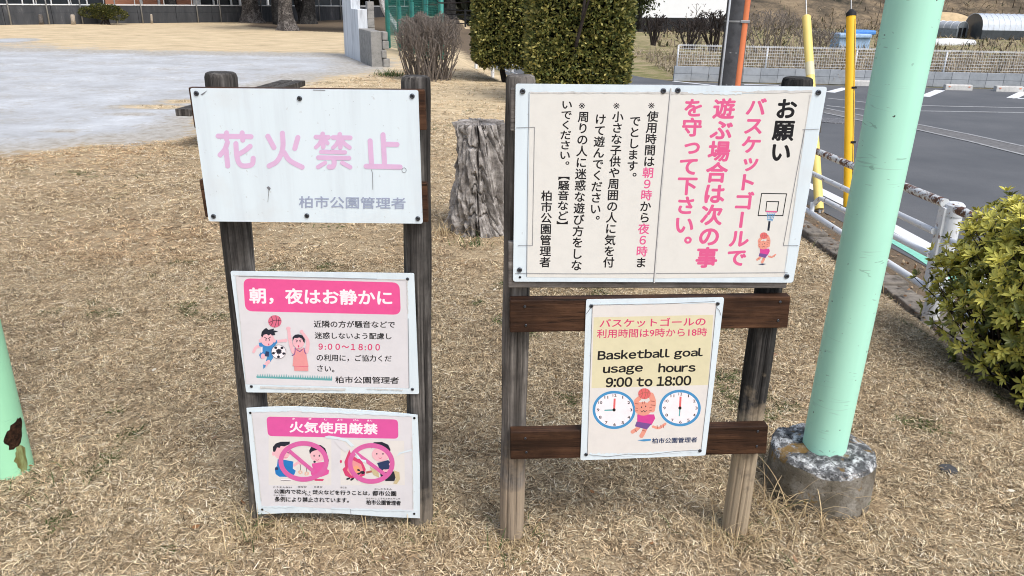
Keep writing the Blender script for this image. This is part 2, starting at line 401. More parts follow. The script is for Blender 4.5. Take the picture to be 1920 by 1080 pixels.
straw = t.mix(t.ramp(n2, [(.35, (.55, .55, .55)), (.55, (0, 0, 0))]), straw, (.20, .145, .088))
straw = t.mix(t.ramp(n1, [(.5, (0, 0, 0)), (.75, (.5, .5, .5))]), straw, (.44, .33, .21))
farl = t.ramp(n4, [(.30, (.30, .24, .16)), (.42, (.56, .45, .29)), (.55, (.68, .55, .36)), (.7, (.78, .65, .45))])
farl = t.mix(t.ramp(n3, [(.36, (.6, .6, .6)), (.5, (0, 0, 0))]), farl, (.36, .28, .18))
straw = t.mix(sep.outputs[2], straw, farl)  # far lawn tone, paler partly to carry the grazing brightness
fieldc = t.ramp(t.noise(t.world((.6, 1.3, 1)), 1.5, 9, .85), [(.36, (.07, .10, .03)), (.46, (.20, .20, .08)), (.53, (.36, .29, .18)), (.66, (.50, .41, .28))])
straw = t.mix(sep.outputs[1], straw, fieldc)
sandc = t.ramp(t.noise(W, .9, 9, .78), [(.34, (.38, .385, .385)), (.45, (.46, .478, .495)), (.56, (.53, .555, .58)), (.72, (.66, .69, .715))])
sandc = t.mix(t.ramp(t.noise(t.world((1, 1, 1)), 5.5, 7, .8, .6), [(.60, (0, 0, 0)), (.70, (.75, .75, .75))]), sandc, (.74, .78, .82))
mk = t.math('ADD', sep.outputs[0], t.math('MULTIPLY', t.math('SUBTRACT', t.math('ADD', t.math('MULTIPLY', n1, .5), t.math('MULTIPLY', n2, .5)), .5), 1.5))
sandc = t.mix(t.ramp(mk, [(.72, (1, 1, 1)), (1.0, (0, 0, 0))]), sandc, t.ramp(n2, [(.35, (.34, .315, .27)), (.6, (.50, .48, .44))]))
sandc = t.mix(t.ramp(n3, [(.28, (.55, .55, .55)), (.45, (0, 0, 0))]), sandc, (.36, .35, .335))
mk = t.math('ADD', sep.outputs[0], t.math('MULTIPLY', t.math('SUBTRACT', t.math('ADD', t.math('MULTIPLY', n1, .5), t.math('MULTIPLY', n2, .5)), .5), 1.3))
k = t.ramp(mk, [(.44, (0, 0, 0)), (.60, (1, 1, 1))])
t.color(t.mix(k, straw, sandc)); t.bump(t.math('ADD', n3, n2), .35, .02)
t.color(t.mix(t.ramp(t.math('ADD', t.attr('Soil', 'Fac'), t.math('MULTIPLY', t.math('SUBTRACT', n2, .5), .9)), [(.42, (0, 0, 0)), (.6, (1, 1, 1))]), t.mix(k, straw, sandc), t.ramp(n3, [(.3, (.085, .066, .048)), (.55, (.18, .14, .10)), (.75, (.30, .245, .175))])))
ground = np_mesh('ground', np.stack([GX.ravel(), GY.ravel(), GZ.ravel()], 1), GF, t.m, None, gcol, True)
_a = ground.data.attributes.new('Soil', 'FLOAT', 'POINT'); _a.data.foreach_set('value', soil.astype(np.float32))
tag(ground, kind='structure')

def sheet(name, pts, z, mat, kind='structure'):
    b = MB(); V = [Vector((p[0], p[1], z)) for p in pts]
    tri = tessellate_polygon([V]); F_ = []
    for a in tri:
        p, q, r_ = (V[i] for i in a)
        F_.append(tuple(a) if (q-p).cross(r_-p).z > 0 else tuple(a)[::-1])
    b.add(V, F_); return tag(b.build(name, mat), kind=kind)
ZR = -.296
edge = [(np.interp(y, FENCE[:, 1], FENCE[:, 0])+.52+.10*S((9-y)/5), y) for y in np.linspace(-25, 23.5, 30)]
sheet('road', edge+[(1.4, 24.6), (2.2, 21.6), (3.1, 19.3), (3.72, 18.45), (30, 18.05), (30, -25)], ZR, M_ASPH)
def stripe(pxs, wd, name='road_marking', mat=None, z=ZR+.004):
    P = [gnd(x, y, z)[:2] for x, y in pxs] if len(pxs[0]) == 2 else [np.array(p[:2]) for p in pxs]
    L, R_ = [], []
    for i, p in enumerate(P):
        d = P[min(i+1, len(P)-1)]-P[max(i-1, 0)]; d /= np.linalg.norm(d); n_ = np.array([-d[1], d[0]])
        L.append(p+n_*wd/2); R_.append(p-n_*wd/2)
    return sheet(name, L+R_[::-1], z, mat or M_LINE)
stripe([(3.05, -9, 0), (3.28, 3, 0), (3.30, 5.6, 0), (3.24, 6.6, 0), (3.10, 7.8, 0), (2.75, 10, 0), (2.2, 12.2, 0)], .14)
stripe([(2.90, -9, 0), (3.10, 3, 0), (3.12, 5.6, 0), (3.07, 6.5, 0)], .14, 'road_marking', M_LINEG)
for a, b_ in (((1556, 173), (1586, 165)), ((1733, 181), (1763, 169)), ((1897, 184), (1922, 172))):
    stripe([a, b_], .2)
stripe([(1897, 184), (1990, 188)], .14)
for P_ in ([(1553, 184), (1635, 193), (1730, 198), (1920, 202), (2100, 205)], [(1550, 198), (1630, 206), (1730, 208), (1920, 211), (2100, 214)]):
    stripe(P_, .10, 'road_marking', M_LINEW)
stripe([(1545, 206), (1630, 224), (1722, 238), (1820, 258), (1920, 282), (2100, 330)], .42, 'asphalt_patch', M_PATCH, ZR+.003)
stripe([(1545, 202), (1630, 219), (1722, 233), (1820, 252), (1920, 274), (2100, 318)], .07, 'road_marking', M_LINEW, ZR+.007)
stripe([(1545, 211), (1630, 229), (1722, 243), (1820, 265), (1920, 290), (2100, 340)], .07, 'road_marking', M_LINEW, ZR+.007)
stripe([(1262, 152), (1345, 161)], .12); stripe([(1395, 158), (1460, 160)], .12)
for P_ in ([(1180, 158), (1262, 158)],): stripe(P_, .10, 'road_marking', M_LINEW)

# kerb strip of rough concrete between the lawn and the road
b = MB(); r = random.Random(4)
for i in range(60):
    y0 = 2.2+i*.16; y1 = y0+.155
    x0 = np.interp(y0, FENCE[:, 1], FENCE[:, 0]); zz = -.226+r.uniform(-.02, .015)
    b.box((x0+.02, (y0+y1)/2, zz-.15), (.20+r.uniform(-.04, .04), y1-y0, .30))
kerb = b.build('kerb', plain('dirty_kerb_concrete', (.21, .19, .165), .95, .55, 16, .2, 0, .4), bevel=.01); tag(kerb, kind='structure')
# ------------------------------------------------------------------ sign boards: a face that is drawn on
_tx = {}
def glyphs(s_, bold):
    if (s_, bold) in _tx: return _tx[(s_, bold)]
    cu = bpy.data.curves.new('t', 'FONT'); cu.body = s_; cu.resolution_u = 4
    o = bpy.data.objects.new('t', cu); COL.objects.link(o); me = o.to_mesh()
    V = np.array([v.co[:2] for v in me.vertices]).reshape(-1, 2); Fc = [tuple(p.vertices) for p in me.polygons]
    o.to_mesh_clear(); bpy.data.objects.remove(o); bpy.data.curves.remove(cu)
    _tx[(s_, bold)] = (V, Fc); return V, Fc
class Face:
    """a sign's flat front; positions are read off the front in crop units and laid on the real plane"""
    def __init__(s, p0, n, x0, y0, sc, parent):
        s.p0 = np.array(p0, float); s.n = np.array(n, float); s.x0, s.y0, s.sc = x0, y0, sc; s.parent = parent
        s.off = 4e-4; s.groups = {}; s.warp = None
    def P(s, x, y, off):
        d = ray(s.x0+x/s.sc, s.y0+y/s.sc); q = s.p0+s.n*off
        p = CAMP+d*(((q-CAMP)@s.n)/(d@s.n))
        if s.warp: p = p+s.n*s.warp(x, y)
        return p
    def put(s, V2, Fc, mat, g):
        s.off += 1.5e-5; mb, ms = s.groups.setdefault(g, (MB(), []))
        if mat not in ms: ms.append(mat)
        W_ = [s.P(x, y, s.off) for x, y in V2]; o = []
        for f in Fc:
            a, b_, c = W_[f[0]], W_[f[1]], W_[f[2]]
            o.append(tuple(f) if np.cross(b_-a, c-a)@s.n > 0 else tuple(f)[::-1])
        mb.add(W_, o, ms.index(mat))
    def poly(s, pts, mat, g='picture'):
        tri = tessellate_polygon([[Vector((x, y, 0)) for x, y in pts]]); s.put(pts, tri, mat, g)
    def ell(s, cx, cy, rx, ry, mat, g='picture', k=28):
        s.poly([(cx+rx*math.cos(2*math.pi*i/k), cy+ry*math.sin(2*math.pi*i/k)) for i in range(k)], mat, g)
    def ring(s, cx, cy, rx, ry, wd, mat, g='picture', k=56):
        V = []
        for i in range(k):
            a = 2*math.pi*i/k; V += [(cx+rx*math.cos(a), cy+ry*math.sin(a)), (cx+(rx-wd)*math.cos(a), cy+(ry-wd)*math.sin(a))]
        s.put(V, [(2*i, 2*i+1, (2*i+3) % (2*k), (2*i+2) % (2*k)) for i in range(k)], mat, g)
    def stroke(s, pts, wd, mat, g='picture', cap=True, w2=None):
        if len(pts) > 2 and not cap and w2 is None:
            for i in range(len(pts)-1): s.stroke(pts[i:i+2], wd, mat, g, False)
            return
        P = [np.array(p, float) for p in pts]; n = len(P); L, R_ = [], []
        for i in range(n):
            d = P[min(i+1, n-1)]-P[max(i-1, 0)]; d /= np.linalg.norm(d)+1e-9; q = np.array([-d[1], d[0]])
            h = (wd if w2 is None else wd+(w2-wd)*i/(n-1))/2; L.append(P[i]+q*h); R_.append(P[i]-q*h)
        out_ = list(L)
        if cap:
            d = P[-1]-P[-2]; a0 = math.atan2(d[1], d[0]); h = (wd if w2 is None else w2)/2
            out_ += [P[-1]+h*np.array([math.cos(a0+math.pi/2-math.pi*i/8), math.sin(a0+math.pi/2-math.pi*i/8)]) for i in range(1, 8)]
        out_ += R_[::-1]
        if cap:
            d = P[0]-P[1]; a0 = math.atan2(d[1], d[0]); h = wd/2
            out_ += [P[0]+h*np.array([math.cos(a0+math.pi/2-math.pi*i/8), math.sin(a0+math.pi/2-math.pi*i/8)]) for i in range(1, 8)]
        s.poly([tuple(p) for p in out_], mat, g)
    def curve(s, pts, wd, mat, g='picture', cap=True, w2=None):
        P = [np.array(p, float) for p in pts]; Q = []
        E_ = [2*P[0]-P[1]]+P+[2*P[-1]-P[-2]]
        for i in range(1, len(E_)-2):
            for j in range(5):
                u = j/5; a, b_, c, d = E_[i-1:i+3]
                Q.append(.5*((2*b_)+(c-a)*u+(2*a-5*b_+4*c-d)*u*u+(3*b_-a-3*c+d)*u**3))
        Q.append(P[-1]); s.stroke(Q, wd, mat, g, cap, w2)
    def lay(s, fn, V, Fc, mat, g, bold):
        """a glyph thickened to a bold weight by overlaid shifted copies"""
        o0 = s.off; s.put([fn(x, y) for x, y in V], Fc, mat, g)
        for k in range(6 if bold else 0):
            a = k*math.pi/3+.26; s.off -= 0.8e-5
            s.put([fn(x+bold*math.cos(a), y+bold*math.sin(a)) for x, y in V], Fc, mat, g)
        s.off = o0
    def text(s, st, TL, TR, BR, BL, mat, g='lettering', bold=.018, wide=False):
        if g == 'lettering': g = (g, len(s.groups))
        TL, TR, BR, BL = (np.array(q, float) for q in (TL, TR, BR, BL))
        if wide:                                     # letters set one by one from the upright gothic
            x = 0; Vs, Fs, n = [], [], 0
            for ch in st:
                if ch == ' ': x += .30; continue
                V, Fc = glyphs(chr(ord(ch)+0xFEE0), 0); V = V-[V[:, 0].min()-x, 0]; x = V[:, 0].max()+(.085 if ch != ':' else .07)
                Vs.append(V); Fs += [tuple(i+n for i in f) for f in Fc]; n += len(V)
            V, Fc = np.concatenate(Vs), Fs
        else: V, Fc = glyphs(st, 0)
        mn, mx = V.min(0)-bold, V.max(0)+bold
        def fn(x, y):
            u, v = (x-mn[0])/(mx[0]-mn[0]), (y-mn[1])/(mx[1]-mn[1]); return (BL*(1-u)+BR*u)*(1-v)+(TL*(1-u)+TR*u)*v
        s.lay(fn, V, Fc, mat, g, bold)
    def column(s, runs, top, bot, cw, g='lettering', bold=.022):
        g = (g, len(s.groups)); n = sum(len(q) for q, _ in runs); i = 0; top = np.array(top, float); bot = np.array(bot, float)
        ch_ = np.linalg.norm(bot-top)/n; ax = (bot-top)/np.linalg.norm(bot-top)
        for st, mat in runs:
            for ch in st:
                V, Fc = glyphs(ch, 0)
                def fn(gx, gy):
                    x, y = gx-.5, gy-.38
                    if ch in '。、': x += .55; y += .5
                    if ch in 'っッ': x += .08; y += .06
                    if ch in 'ー【】': x, y = y, -x
                    return top+ax*ch_*(i+.5)-ax*y*ch_+np.array([x*cw, x*cw*.012])
                s.lay(fn, V, Fc, mat, g, 0 if ch == '※' else bold); i += 1
    def rrect(s, TL, TR, BR, BL, rad, k=5):
        Q = [np.array(q, float) for q in (TL, TR, BR, BL)]; out_ = []
        for i in range(4):
            p, a, b_ = Q[i], Q[i-1], Q[(i+1) % 4]; da = (a-p)/np.linalg.norm(a-p); db = (b_-p)/np.linalg.norm(b_-p)
            for j in range(k+1):
                u = j/k; out_.append(tuple((p+da*rad)*(1-u)**2+2*u*(1-u)*p+(p+db*rad)*u*u))
        return out_
    def board(s, name, pts, th, mat, label):
        mb = MB(); mb.slab([s.P(x, y, 0) for x, y in pts], s.n, th); o = mb.build(name, mat, s.parent); o['label'] = label; s.o = o
        return o
    def screws(s, pts, rad=.0062, dark=False):
        for x, y in pts:
            c = s.P(x, y, .0006); e1 = np.cross(s.n, [0, 0, 1]); e1 /= np.linalg.norm(e1); e2 = np.cross(s.n, e1)
            mb = MB(); V = []; k = 14
            prof = [(1, 0), (.96, .28), (.75, .42), (.40, .46), (.34, .2), (0, .18)]
            Fc = []
            for i, (a, h) in enumerate(prof):
                for j in range(k):
                    t_ = 2*math.pi*j/k; V.append(c+(e1*math.cos(t_)+e2*math.sin(t_))*rad*max(a, .01)+s.n*rad*h)
            for i in range(len(prof)-1):
                for j in range(k): Fc.append((i*k+j, i*k+(j+1) % k, (i+1)*k+(j+1) % k, (i+1)*k+j))
            mb.add(V, Fc)
            for e in (e1, e2): mb.box(c+s.n*rad*.5, (rad*.85, rad*.2, rad*.06), [e, np.cross(s.n, e), s.n], 1)
            mb.build('screw', [M_SCREWD if dark else M_SCREW, M_SCREWD], s.o, True)
    def done(s):
        for g, (mb, ms) in s.groups.items(): mb.build(g[0] if isinstance(g, tuple) else g, ms, s.o)
def ragged(f, a, b_, wd, mat, seed, g='peeling_tape', n=26, lo=.2):
    """a strip of torn, peeling tape from a to b"""
    r = random.Random(seed); a = np.array(a, float); b_ = np.array(b_, float); d = b_-a; d /= np.linalg.norm(d); q = np.array([-d[1], d[0]])
    up = []; dn = []
    for i in range(n+1):
        p = a+(b_-a)*i/n; up.append(tuple(p+q*wd*r.uniform(lo, 1)*.5)); dn.append(tuple(p-q*wd*r.uniform(lo, 1)*.5))
    f.poly(up+dn[::-1], mat, (g, len(f.groups)))

def post(parent, foot, top, rad, mat, seed, label=None):
    """turned log post with split grooves and a chamfered weathered top"""
    r = random.Random(seed); foot = np.array(foot, float); top = np.array(top, float)
    cr = [(i*.63+r.uniform(-.2, .2), r.uniform(.05, .17), r.uniform(.05, .09)) for i in range(10)]
    def lump(ph, i):
        k = 1+.012*math.sin(3*ph+seed)+.008*math.sin(7*ph+i*.3)
        for a, d, w_ in cr:
            e = (ph-a-.03*math.sin(i*.5+a)+math.pi) % (2*math.pi)-math.pi; k -= d*math.exp(-(e/w_)**2)*(.6+.4*math.sin(i*.4+a*3))
        return k
    n = 26; pts = [foot+(top-foot)*i/n for i in range(n)]; ax = (top-foot)/np.linalg.norm(top-foot)
    pts += [top-ax*.012, top-ax*.003, top]; rads = [rad*(1.0+.03*math.sin(i*.7+seed)) for i in range(n)]+[rad, rad*.93, rad*.80]
    mb = MB(); mb.tube(pts, rads, 110, True, 0, lump)
    o = mb.build('post', mat, parent); auto_smooth(o, .5)
    if label: o['label'] = label
    return o
def plank(parent, name, pts, n, th, mat, label=None):
    mb = MB(); mb.slab(pts, n, th); o = mb.build(name, mat, parent, bevel=.003)
    if label: o['label'] = label
    return o

# ---- left stand ---------------------------------------------------------------------------------
nL = np.array([0., -1, 0]); YL = 1.90
stL = thing('sign_stand', 'narrow dark wooden stand carrying three white notice boards one above the other', 'sign stand', (-.5, YL+.04, 0))
FA = Face((0, YL-.025, 0), nL, 330, 120, 3.484, stL)
bk = Face((0, YL-.022, 0), nL, 330, 120, 3.484, stL)
def shift(p, dy): return np.array(p)+np.array([0, dy, 0])
post(stL, shift(atY(489, 1000, YL), .04)-[0, 0, .05], shift(atY(402, 138, YL), .04), .0385, M_DARKGREY, 1, 'darkest post with a grooved black top')
post(stL, shift(atY(786, 1000, YL), .04)-[0, 0, .05], shift(atY(775, 145, YL), .04), .036, M_DARKGREY, 2)
plank(stL, 'backing_plank', [bk.P(*q, 0) for q in ((78, 153), (1624, 168), (1638, 432), (118, 420))], nL, .021, M_BROWN)
plank(stL, 'backing_plank', [bk.P(*q, 0) for q in ((148, 757), (1640, 778), (1648, 1034), (190, 1002))], nL, .021, M_BROWN)
FA.board('sign_panel', FA.rrect((92, 157), (1582, 171), (1612, 1043), (214, 1028), 16), .003, M_WHITE, 'white board with faded pink letters at the top of the narrow stand')
K = 33
def st(*p, w=K): FA.stroke(p, w, I_FADE, 'lettering') if len(p) == 2 else FA.curve(p, w, I_FADE, 'lettering')
st((275, 471), (490, 475)); st((330, 450), (331, 492)); st((432, 450), (436, 497))
st((336, 512), (318, 560), (288, 594)); st((327, 560), (338, 666))
st((391, 520), (396, 590), (408, 640), (432, 664), (476, 664), (500, 650), (504, 616)); st((484, 538), (450, 566), (404, 592))
st((600, 472), (640, 546)); st((796, 480), (776, 552)); st((695, 452), (699, 530), (686, 590), (655, 640), (608, 666)); st((706, 578), (745, 632), (824, 674))
for dx, dy in ((0, 0), (112, 3)):
    st((914+dx, 477+dy), (996+dx+(30 if dx else 0), 479+dy), w=30); st((958+dx, 456+dy), (962+dx, 542+dy), w=30)
    st((950+dx, 494+dy), (934+dx, 524+dy), (914+dx, 544+dy), w=26); st((974+dx, 496+dy), (990+dx, 518+dy), w=26) if not dx else st((1084, 500), (1104, 524), (1134, 546), w=28)
st((948, 573), (1104, 577), w=28); st((930, 611), (1130, 615), w=30); st((1031, 618), (1033, 652), (1022, 672), (1000, 672)); st((974, 645), (928, 673), w=28); st((1086, 645), (1138, 674), w=28)
st((1268, 502), (1278, 664)); st((1352, 462), (1363, 664)); st((1368, 524), (1444, 526)); st((1242, 668), (1464, 673))
FA.text('柏市公園管理者', (803, 862), (1500, 872), (1500, 948), (803, 940), I_GREY, bold=.014)
for p in (((600, 800), (606, 820), (600, 902)), ((1277, 690), (1284, 716), (1286, 822))): FA.stroke(p, 3, I_CRACK, 'scratch', False)
FA.poly([(592, 806), (606, 798), (618, 812), (612, 828), (600, 818)], I_CRACK, 'scratch'); FA.ring(1490, 694, 16, 18, 3, I_CRACK, 'scratch', 9)
FA.poly([(160, 200), (205, 172), (192, 186), (172, 204)], I_CRACK, 'scratch'); FA.stroke([(895, 170), (975, 172)], 4, I_CRACK, 'scratch', False)
r_ = random.Random(9)
for i in range(40):
    x, y = r_.uniform(230, 1560), r_.uniform(190, 1010); a = r_.uniform(0, 6); q = r_.uniform(2, 5)
    FA.poly([(x, y), (x+q, y+q*.4*math.sin(a)), (x+q*.5, y+q)], I_CRACK, 'scratch')
FA.screws([(133, 192), (807, 225), (1543, 210), (245, 995), (855, 991), (1580, 1010)])
FA.done()

# quiet morning and evening board
FB = Face((0, YL-.004, 0), nL, 420, 500, 4.321, stL)
FB.board('sign_panel', FB.rrect((52, 37), (1540, 55), (1580, 1032), (180, 1018), 14), .0035, M_WHITE, 'white board with a pink banner and ball players in the middle of the narrow stand')
FB.poly([(92, 72), (760, 88), (1482, 105), (1498, 985), (800, 968), (180, 952)], M_PAPER, 'poster')
FB.poly(FB.rrect((155, 94), (1422, 128), (1433, 390), (172, 361), 60), I_BAN, 'banner')
FB.text('朝，夜はお静かに', (200, 168), (1362, 190), (1364, 318), (206, 302), I_WHITE, bold=.03)
for s_, q in (('近隣の方が騒音などで', ((725, 435), (1385, 442), (1385, 497), (728, 494))), ('迷惑しないよう配慮し', ((733, 530), (1357, 538), (1358, 590), (735, 584))),
              ('の利用に，ご協力くだ', ((750, 708), (1358, 718), (1358, 772), (750, 766))), ('さい。', ((755, 797), (895, 803), (895, 856), (755, 849))), ('柏市公園管理者', ((900, 888), (1418, 893), (1415, 950), (903, 944)))):
    FB.text(s_, *q, I_BLACK, bold=.02)
FB.text('９:００～１８:００', (765, 622), (1264, 626), (1263, 680), (765, 673), I_ROSE, bold=.03)
g = 'grass_picture'; FB.poly([(262, 888), (570, 898), (878, 908), (875, 924), (570, 912), (264, 902)], I_TEAL, g)
for i in range(44):
    x = 264+i*14; y = 889+i*.47; FB.poly([(x, y+2), (x+5, y-22-(i*37 % 9)), (x+11, y+2)], I_TEAL, g)
def ball(F_, cx, cy, rx, ry, g, c1=I_BALL, c2=I_HAIR, lw=4):
    F_.ell(cx, cy, rx, ry, c1, g); F_.curve([(cx-rx*.9, cy+ry*.2), (cx, cy-ry*.18), (cx+rx*.93, cy-ry*.1)], lw, c2, g); F_.curve([(cx+rx*.15, cy-ry*.95), (cx+rx*.22, cy), (cx-rx*.05, cy+ry*.97)], lw, c2, g)
    F_.curve([(cx-rx*.55, cy-ry*.8), (cx-rx*.3, cy), (cx-rx*.62, cy+ry*.75)], lw, c2, g); F_.curve([(cx+rx*.7, cy-ry*.68), (cx+rx*.52, cy+.05*ry), (cx+rx*.62, cy+ry*.75)], lw, c2, g)
ball(FB, 412, 443, 54, 50, 'ball_picture')
g = 'kicking_boy_picture'
FB.curve([(292, 640), (258, 656), (240, 690)], 22, I_SKIN, g); FB.curve([(424, 606), (460, 602), (500, 598)], 22, I_SKIN, g); FB.ell(498, 598, 16, 14, I_SKIN, g)
FB.poly([(282, 618), (330, 612), (400, 612), (425, 592), (434, 612), (404, 650), (392, 700), (398, 740), (372, 772), (340, 762), (352, 722), (318, 712), (300, 748), (284, 716), (300, 690), (312, 652), (286, 646)], I_BLUE, g)
FB.poly([(350, 728), (392, 730), (378, 772), (342, 764)], I_CLOCK, g)
FB.curve([(362, 768), (345, 785), (334, 800)], 26, I_SKIN, g); FB.poly([(318, 792), (342, 800), (330, 818), (318, 828)], I_CLOCK, g)
FB.ell(316, 726, 18, 22, I_SKIN, g); FB.poly([(338, 684), (366, 690), (362, 730), (330, 724)], I_NAVY, g); FB.poly([(302, 650), (312, 648), (312, 690), (302, 700)], I_WHITE, g)
FB.ell(296, 598, 13, 14, I_SKIN, g); FB.ell(408, 600, 13, 14, I_SKIN, g); FB.ell(352, 590, 54, 54, I_SKIN, g)
FB.poly([(300, 560), (306, 528), (326, 506), (342, 496), (360, 512), (404, 502), (402, 516), (440, 524), (408, 534), (416, 552), (388, 558), (378, 546), (362, 558), (346, 546), (322, 552), (312, 574)], I_HAIR, g)
for q in (((328, 572), (348, 584)), ((360, 584), (376, 570))): FB.stroke(q, 6, I_HAIR, g)
FB.ell(340, 594, 5, 6, I_HAIR, g, 10); FB.ell(368, 594, 5, 6, I_HAIR, g, 10); FB.ell(362, 630, 5, 8, I_ROSE, g, 10)
g = 'soccer_ball_picture'; FB.ell(443, 690, 60, 57, I_HAIR, g); FB.ell(443, 690, 57, 54, I_WHITE, g)
FB.poly([(420, 678), (444, 664), (468, 680), (458, 706), (430, 706)], I_HAIR, g)
for a in range(5):
    t_ = a*1.2566+.35; x, y = 443+52*math.cos(t_), 690+49*math.sin(t_); FB.ell(443+44*math.cos(t_), 690+41*math.sin(t_), 13, 11, I_HAIR, g, 7)
    FB.stroke([(443+22*math.cos(t_), 688+20*math.sin(t_)), (443+40*math.cos(t_), 690+36*math.sin(t_))], 3, I_HAIR, g)
g = 'tall_boy_picture'
FB.curve([(562, 690), (545, 640), (532, 580), (524, 510)], 32, I_SKIN, g, w2=24); FB.ell(521, 500, 18, 14, I_SKIN, g)
FB.curve([(668, 690), (678, 640), (674, 590), (630, 530)], 32, I_SKIN, g, w2=22); FB.ell(628, 526, 14, 15, I_SKIN, g)
FB.poly([(566, 690), (580, 655), (612, 672), (645, 655), (664, 690), (684, 808), (556, 806)], I_SALM, g); FB.poly([(568, 808), (680, 810), (684, 846), (570, 843)], I_SALM, g)
FB.stroke([(568, 806), (682, 810)], 3, I_ROSE, g); FB.curve([(552, 720), (572, 706), (578, 660)], 7, I_PURP, g); FB.curve([(648, 660), (654, 690), (664, 706)], 7, I_PURP, g); FB.stroke([(590, 672), (614, 690), (634, 670)], 7, I_PURP, g)
FB.ell(604, 610, 47, 52, I_SKIN, g); FB.poly([(556, 604), (556, 570), (576, 552), (600, 548), (634, 556), (654, 586), (654, 616), (644, 612), (632, 584), (610, 574), (592, 580), (572, 576)], I_HAIR, g)
for q in (((582, 592), (596, 600)), ((610, 600), (626, 592))): FB.stroke(q, 5, I_HAIR, g)
FB.ell(590, 608, 5, 5, I_HAIR, g, 9); FB.ell(617, 608, 5, 5, I_HAIR, g, 9); FB.ell(604, 645, 5, 10, I_ROSE, g, 10)
ragged(FB, (92, 72), (1480, 106), 9, M_TAPE, 3); ragged(FB, (1482, 106), (1490, 380), 14, M_TAPE, 5); ragged(FB, (292, 978), (985, 995), 22, M_TAPE, 6, lo=.6); ragged(FB, (1155, 990), (1450, 1000), 15, M_TAPE, 7); ragged(FB, (95, 80), (178, 950), 8, M_TAPE, 8)
FB.stroke([(118, 76), (600, 84), (1240, 100)], 4, I_CRACK, 'peeling_tape', False); FB.stroke([(1492, 420), (1500, 985)], 4, I_CRACK, 'peeling_tape', False)
FB.screws([(1487, 100), (1527, 993), (222, 970)], .0044); FB.done()

# no open fire board, bowed at its top
FC = Face((0, YL-.004, 0), nL, 450, 750, 4.319, stL)
FC.board('sign_panel', [(52, 68), (180, 60), (400, 54), (640, 62), (860, 76), (1100, 92), (1300, 108), (1438, 124), (1456, 540), (1456, 958), (1180, 946), (800, 918), (400, 914), (150, 926), (138, 918), (90, 480)], .0035, M_WHITE, 'bowed white board forbidding fire at the bottom of the narrow stand')
FC.poly([(90, 97), (400, 84), (760, 104), (1392, 128), (1400, 560), (1405, 902), (800, 884), (440, 862), (176, 868)], M_PAPER, 'poster')
FC.poly([(232, 120), (740, 150), (740, 690), (232, 690)], M_OFF, 'poster'); FC.poly([(815, 320), (1330, 330), (1335, 690), (815, 690)], M_OFF, 'poster')
FC.poly(FC.rrect((213, 134), (1279, 158), (1283, 314), (226, 292), 34), I_BAN2, 'banner')
FC.text('火気使用厳禁', (398, 172), (1115, 190), (1117, 282), (400, 264), I_WHITE, bold=.03)
for s_, x, y in (('か', 435, 152), ('き', 567, 152), ('し', 695, 157), ('よう', 808, 160), ('げん', 940, 163), ('きん', 1050, 166)):
    h = 16*len(s_)*.62+2; FC.text(s_, (x-h, y-7), (x+h, y-7), (x+h, y+8), (x-h, y+8), I_WHITE, bold=.03)
g = 'sparkler_children_picture'
FC.poly([(305, 480), (370, 486), (432, 498), (428, 556), (452, 572), (440, 604), (400, 622), (320, 622), (288, 600), (282, 560), (300, 530)], I_YUK, g); FC.poly([(284, 546), (310, 545), (310, 566), (284, 566)], I_NAVY, g)
FC.ell(340, 420, 68, 62, I_SKIN, g); FC.ell(270, 434, 12, 18, I_SKIN, g); FC.poly([(268, 418), (266, 380), (290, 352), (330, 338), (404, 337), (402, 358), (360, 376), (330, 372), (322, 388), (300, 384), (292, 402), (284, 420)], I_HAIR, g)
FC.ell(390, 426, 6, 7, I_HAIR, g, 9); FC.curve([(362, 466), (374, 470), (384, 464)], 4, I_ROSE, g)
FC.curve([(440, 528), (470, 508), (492, 516)], 22, I_SKIN, g); FC.poly([(330, 640), (404, 640), (440, 650), (336, 654)], I_WHITE, g); FC.stroke([(330, 650), (410, 654)], 4, I_HAIR, g, False)
FC.poly([(580, 515), (640, 505), (696, 500), (714, 520), (706, 560), (722, 570), (716, 600), (660, 622), (585, 622), (572, 590), (592, 566)], I_BAN2, g)
FC.ell(630, 440, 62, 62, I_SKIN, g); FC.poly([(566, 440), (560, 410), (576, 378), (612, 360), (656, 366), (690, 392), (704, 430), (702, 470), (690, 480), (684, 440), (660, 412), (628, 404), (600, 410), (580, 420)], I_HAIR, g); FC.ell(706, 490, 14, 20, I_HAIR, g); FC.ell(604, 500, 10, 9, I_HAIR, g)
FC.ell(600, 452, 5, 9, I_HAIR, g, 9); FC.ell(642, 452, 5, 9, I_HAIR, g, 9); FC.curve([(614, 482), (624, 488), (636, 482)], 4, I_ROSE, g)
FC.poly([(600, 640), (680, 640), (672, 656), (604, 654)], I_ROSE, g)
for cx, cy in ((489, 584), (540, 596)):
    FC.stroke([(cx, cy-60), (cx, cy-16)], 4, I_HAIR, g, False)
    for a in range(9): FC.stroke([(cx+7*math.cos(a*.7), cy+7*math.sin(a*.7)), (cx+20*math.cos(a*.7), cy+17*math.sin(a*.7))], 4, I_ORANGE, g, False)
g = 'bonfire_picture'
FC.poly([(830, 560), (852, 540), (846, 500), (870, 440), (886, 402), (900, 440), (930, 460), (952, 478), (976, 470), (1000, 520), (1018, 560), (1010, 610), (960, 632), (900, 634), (852, 612)], I_ROSE, g)
FC.poly([(868, 570), (880, 520), (900, 480), (940, 500), (980, 520), (996, 570), (970, 612), (900, 612)], I_SALM, g); FC.poly([(910, 580), (920, 540), (950, 530), (976, 560), (960, 600), (920, 604)], I_ORANGE, g)
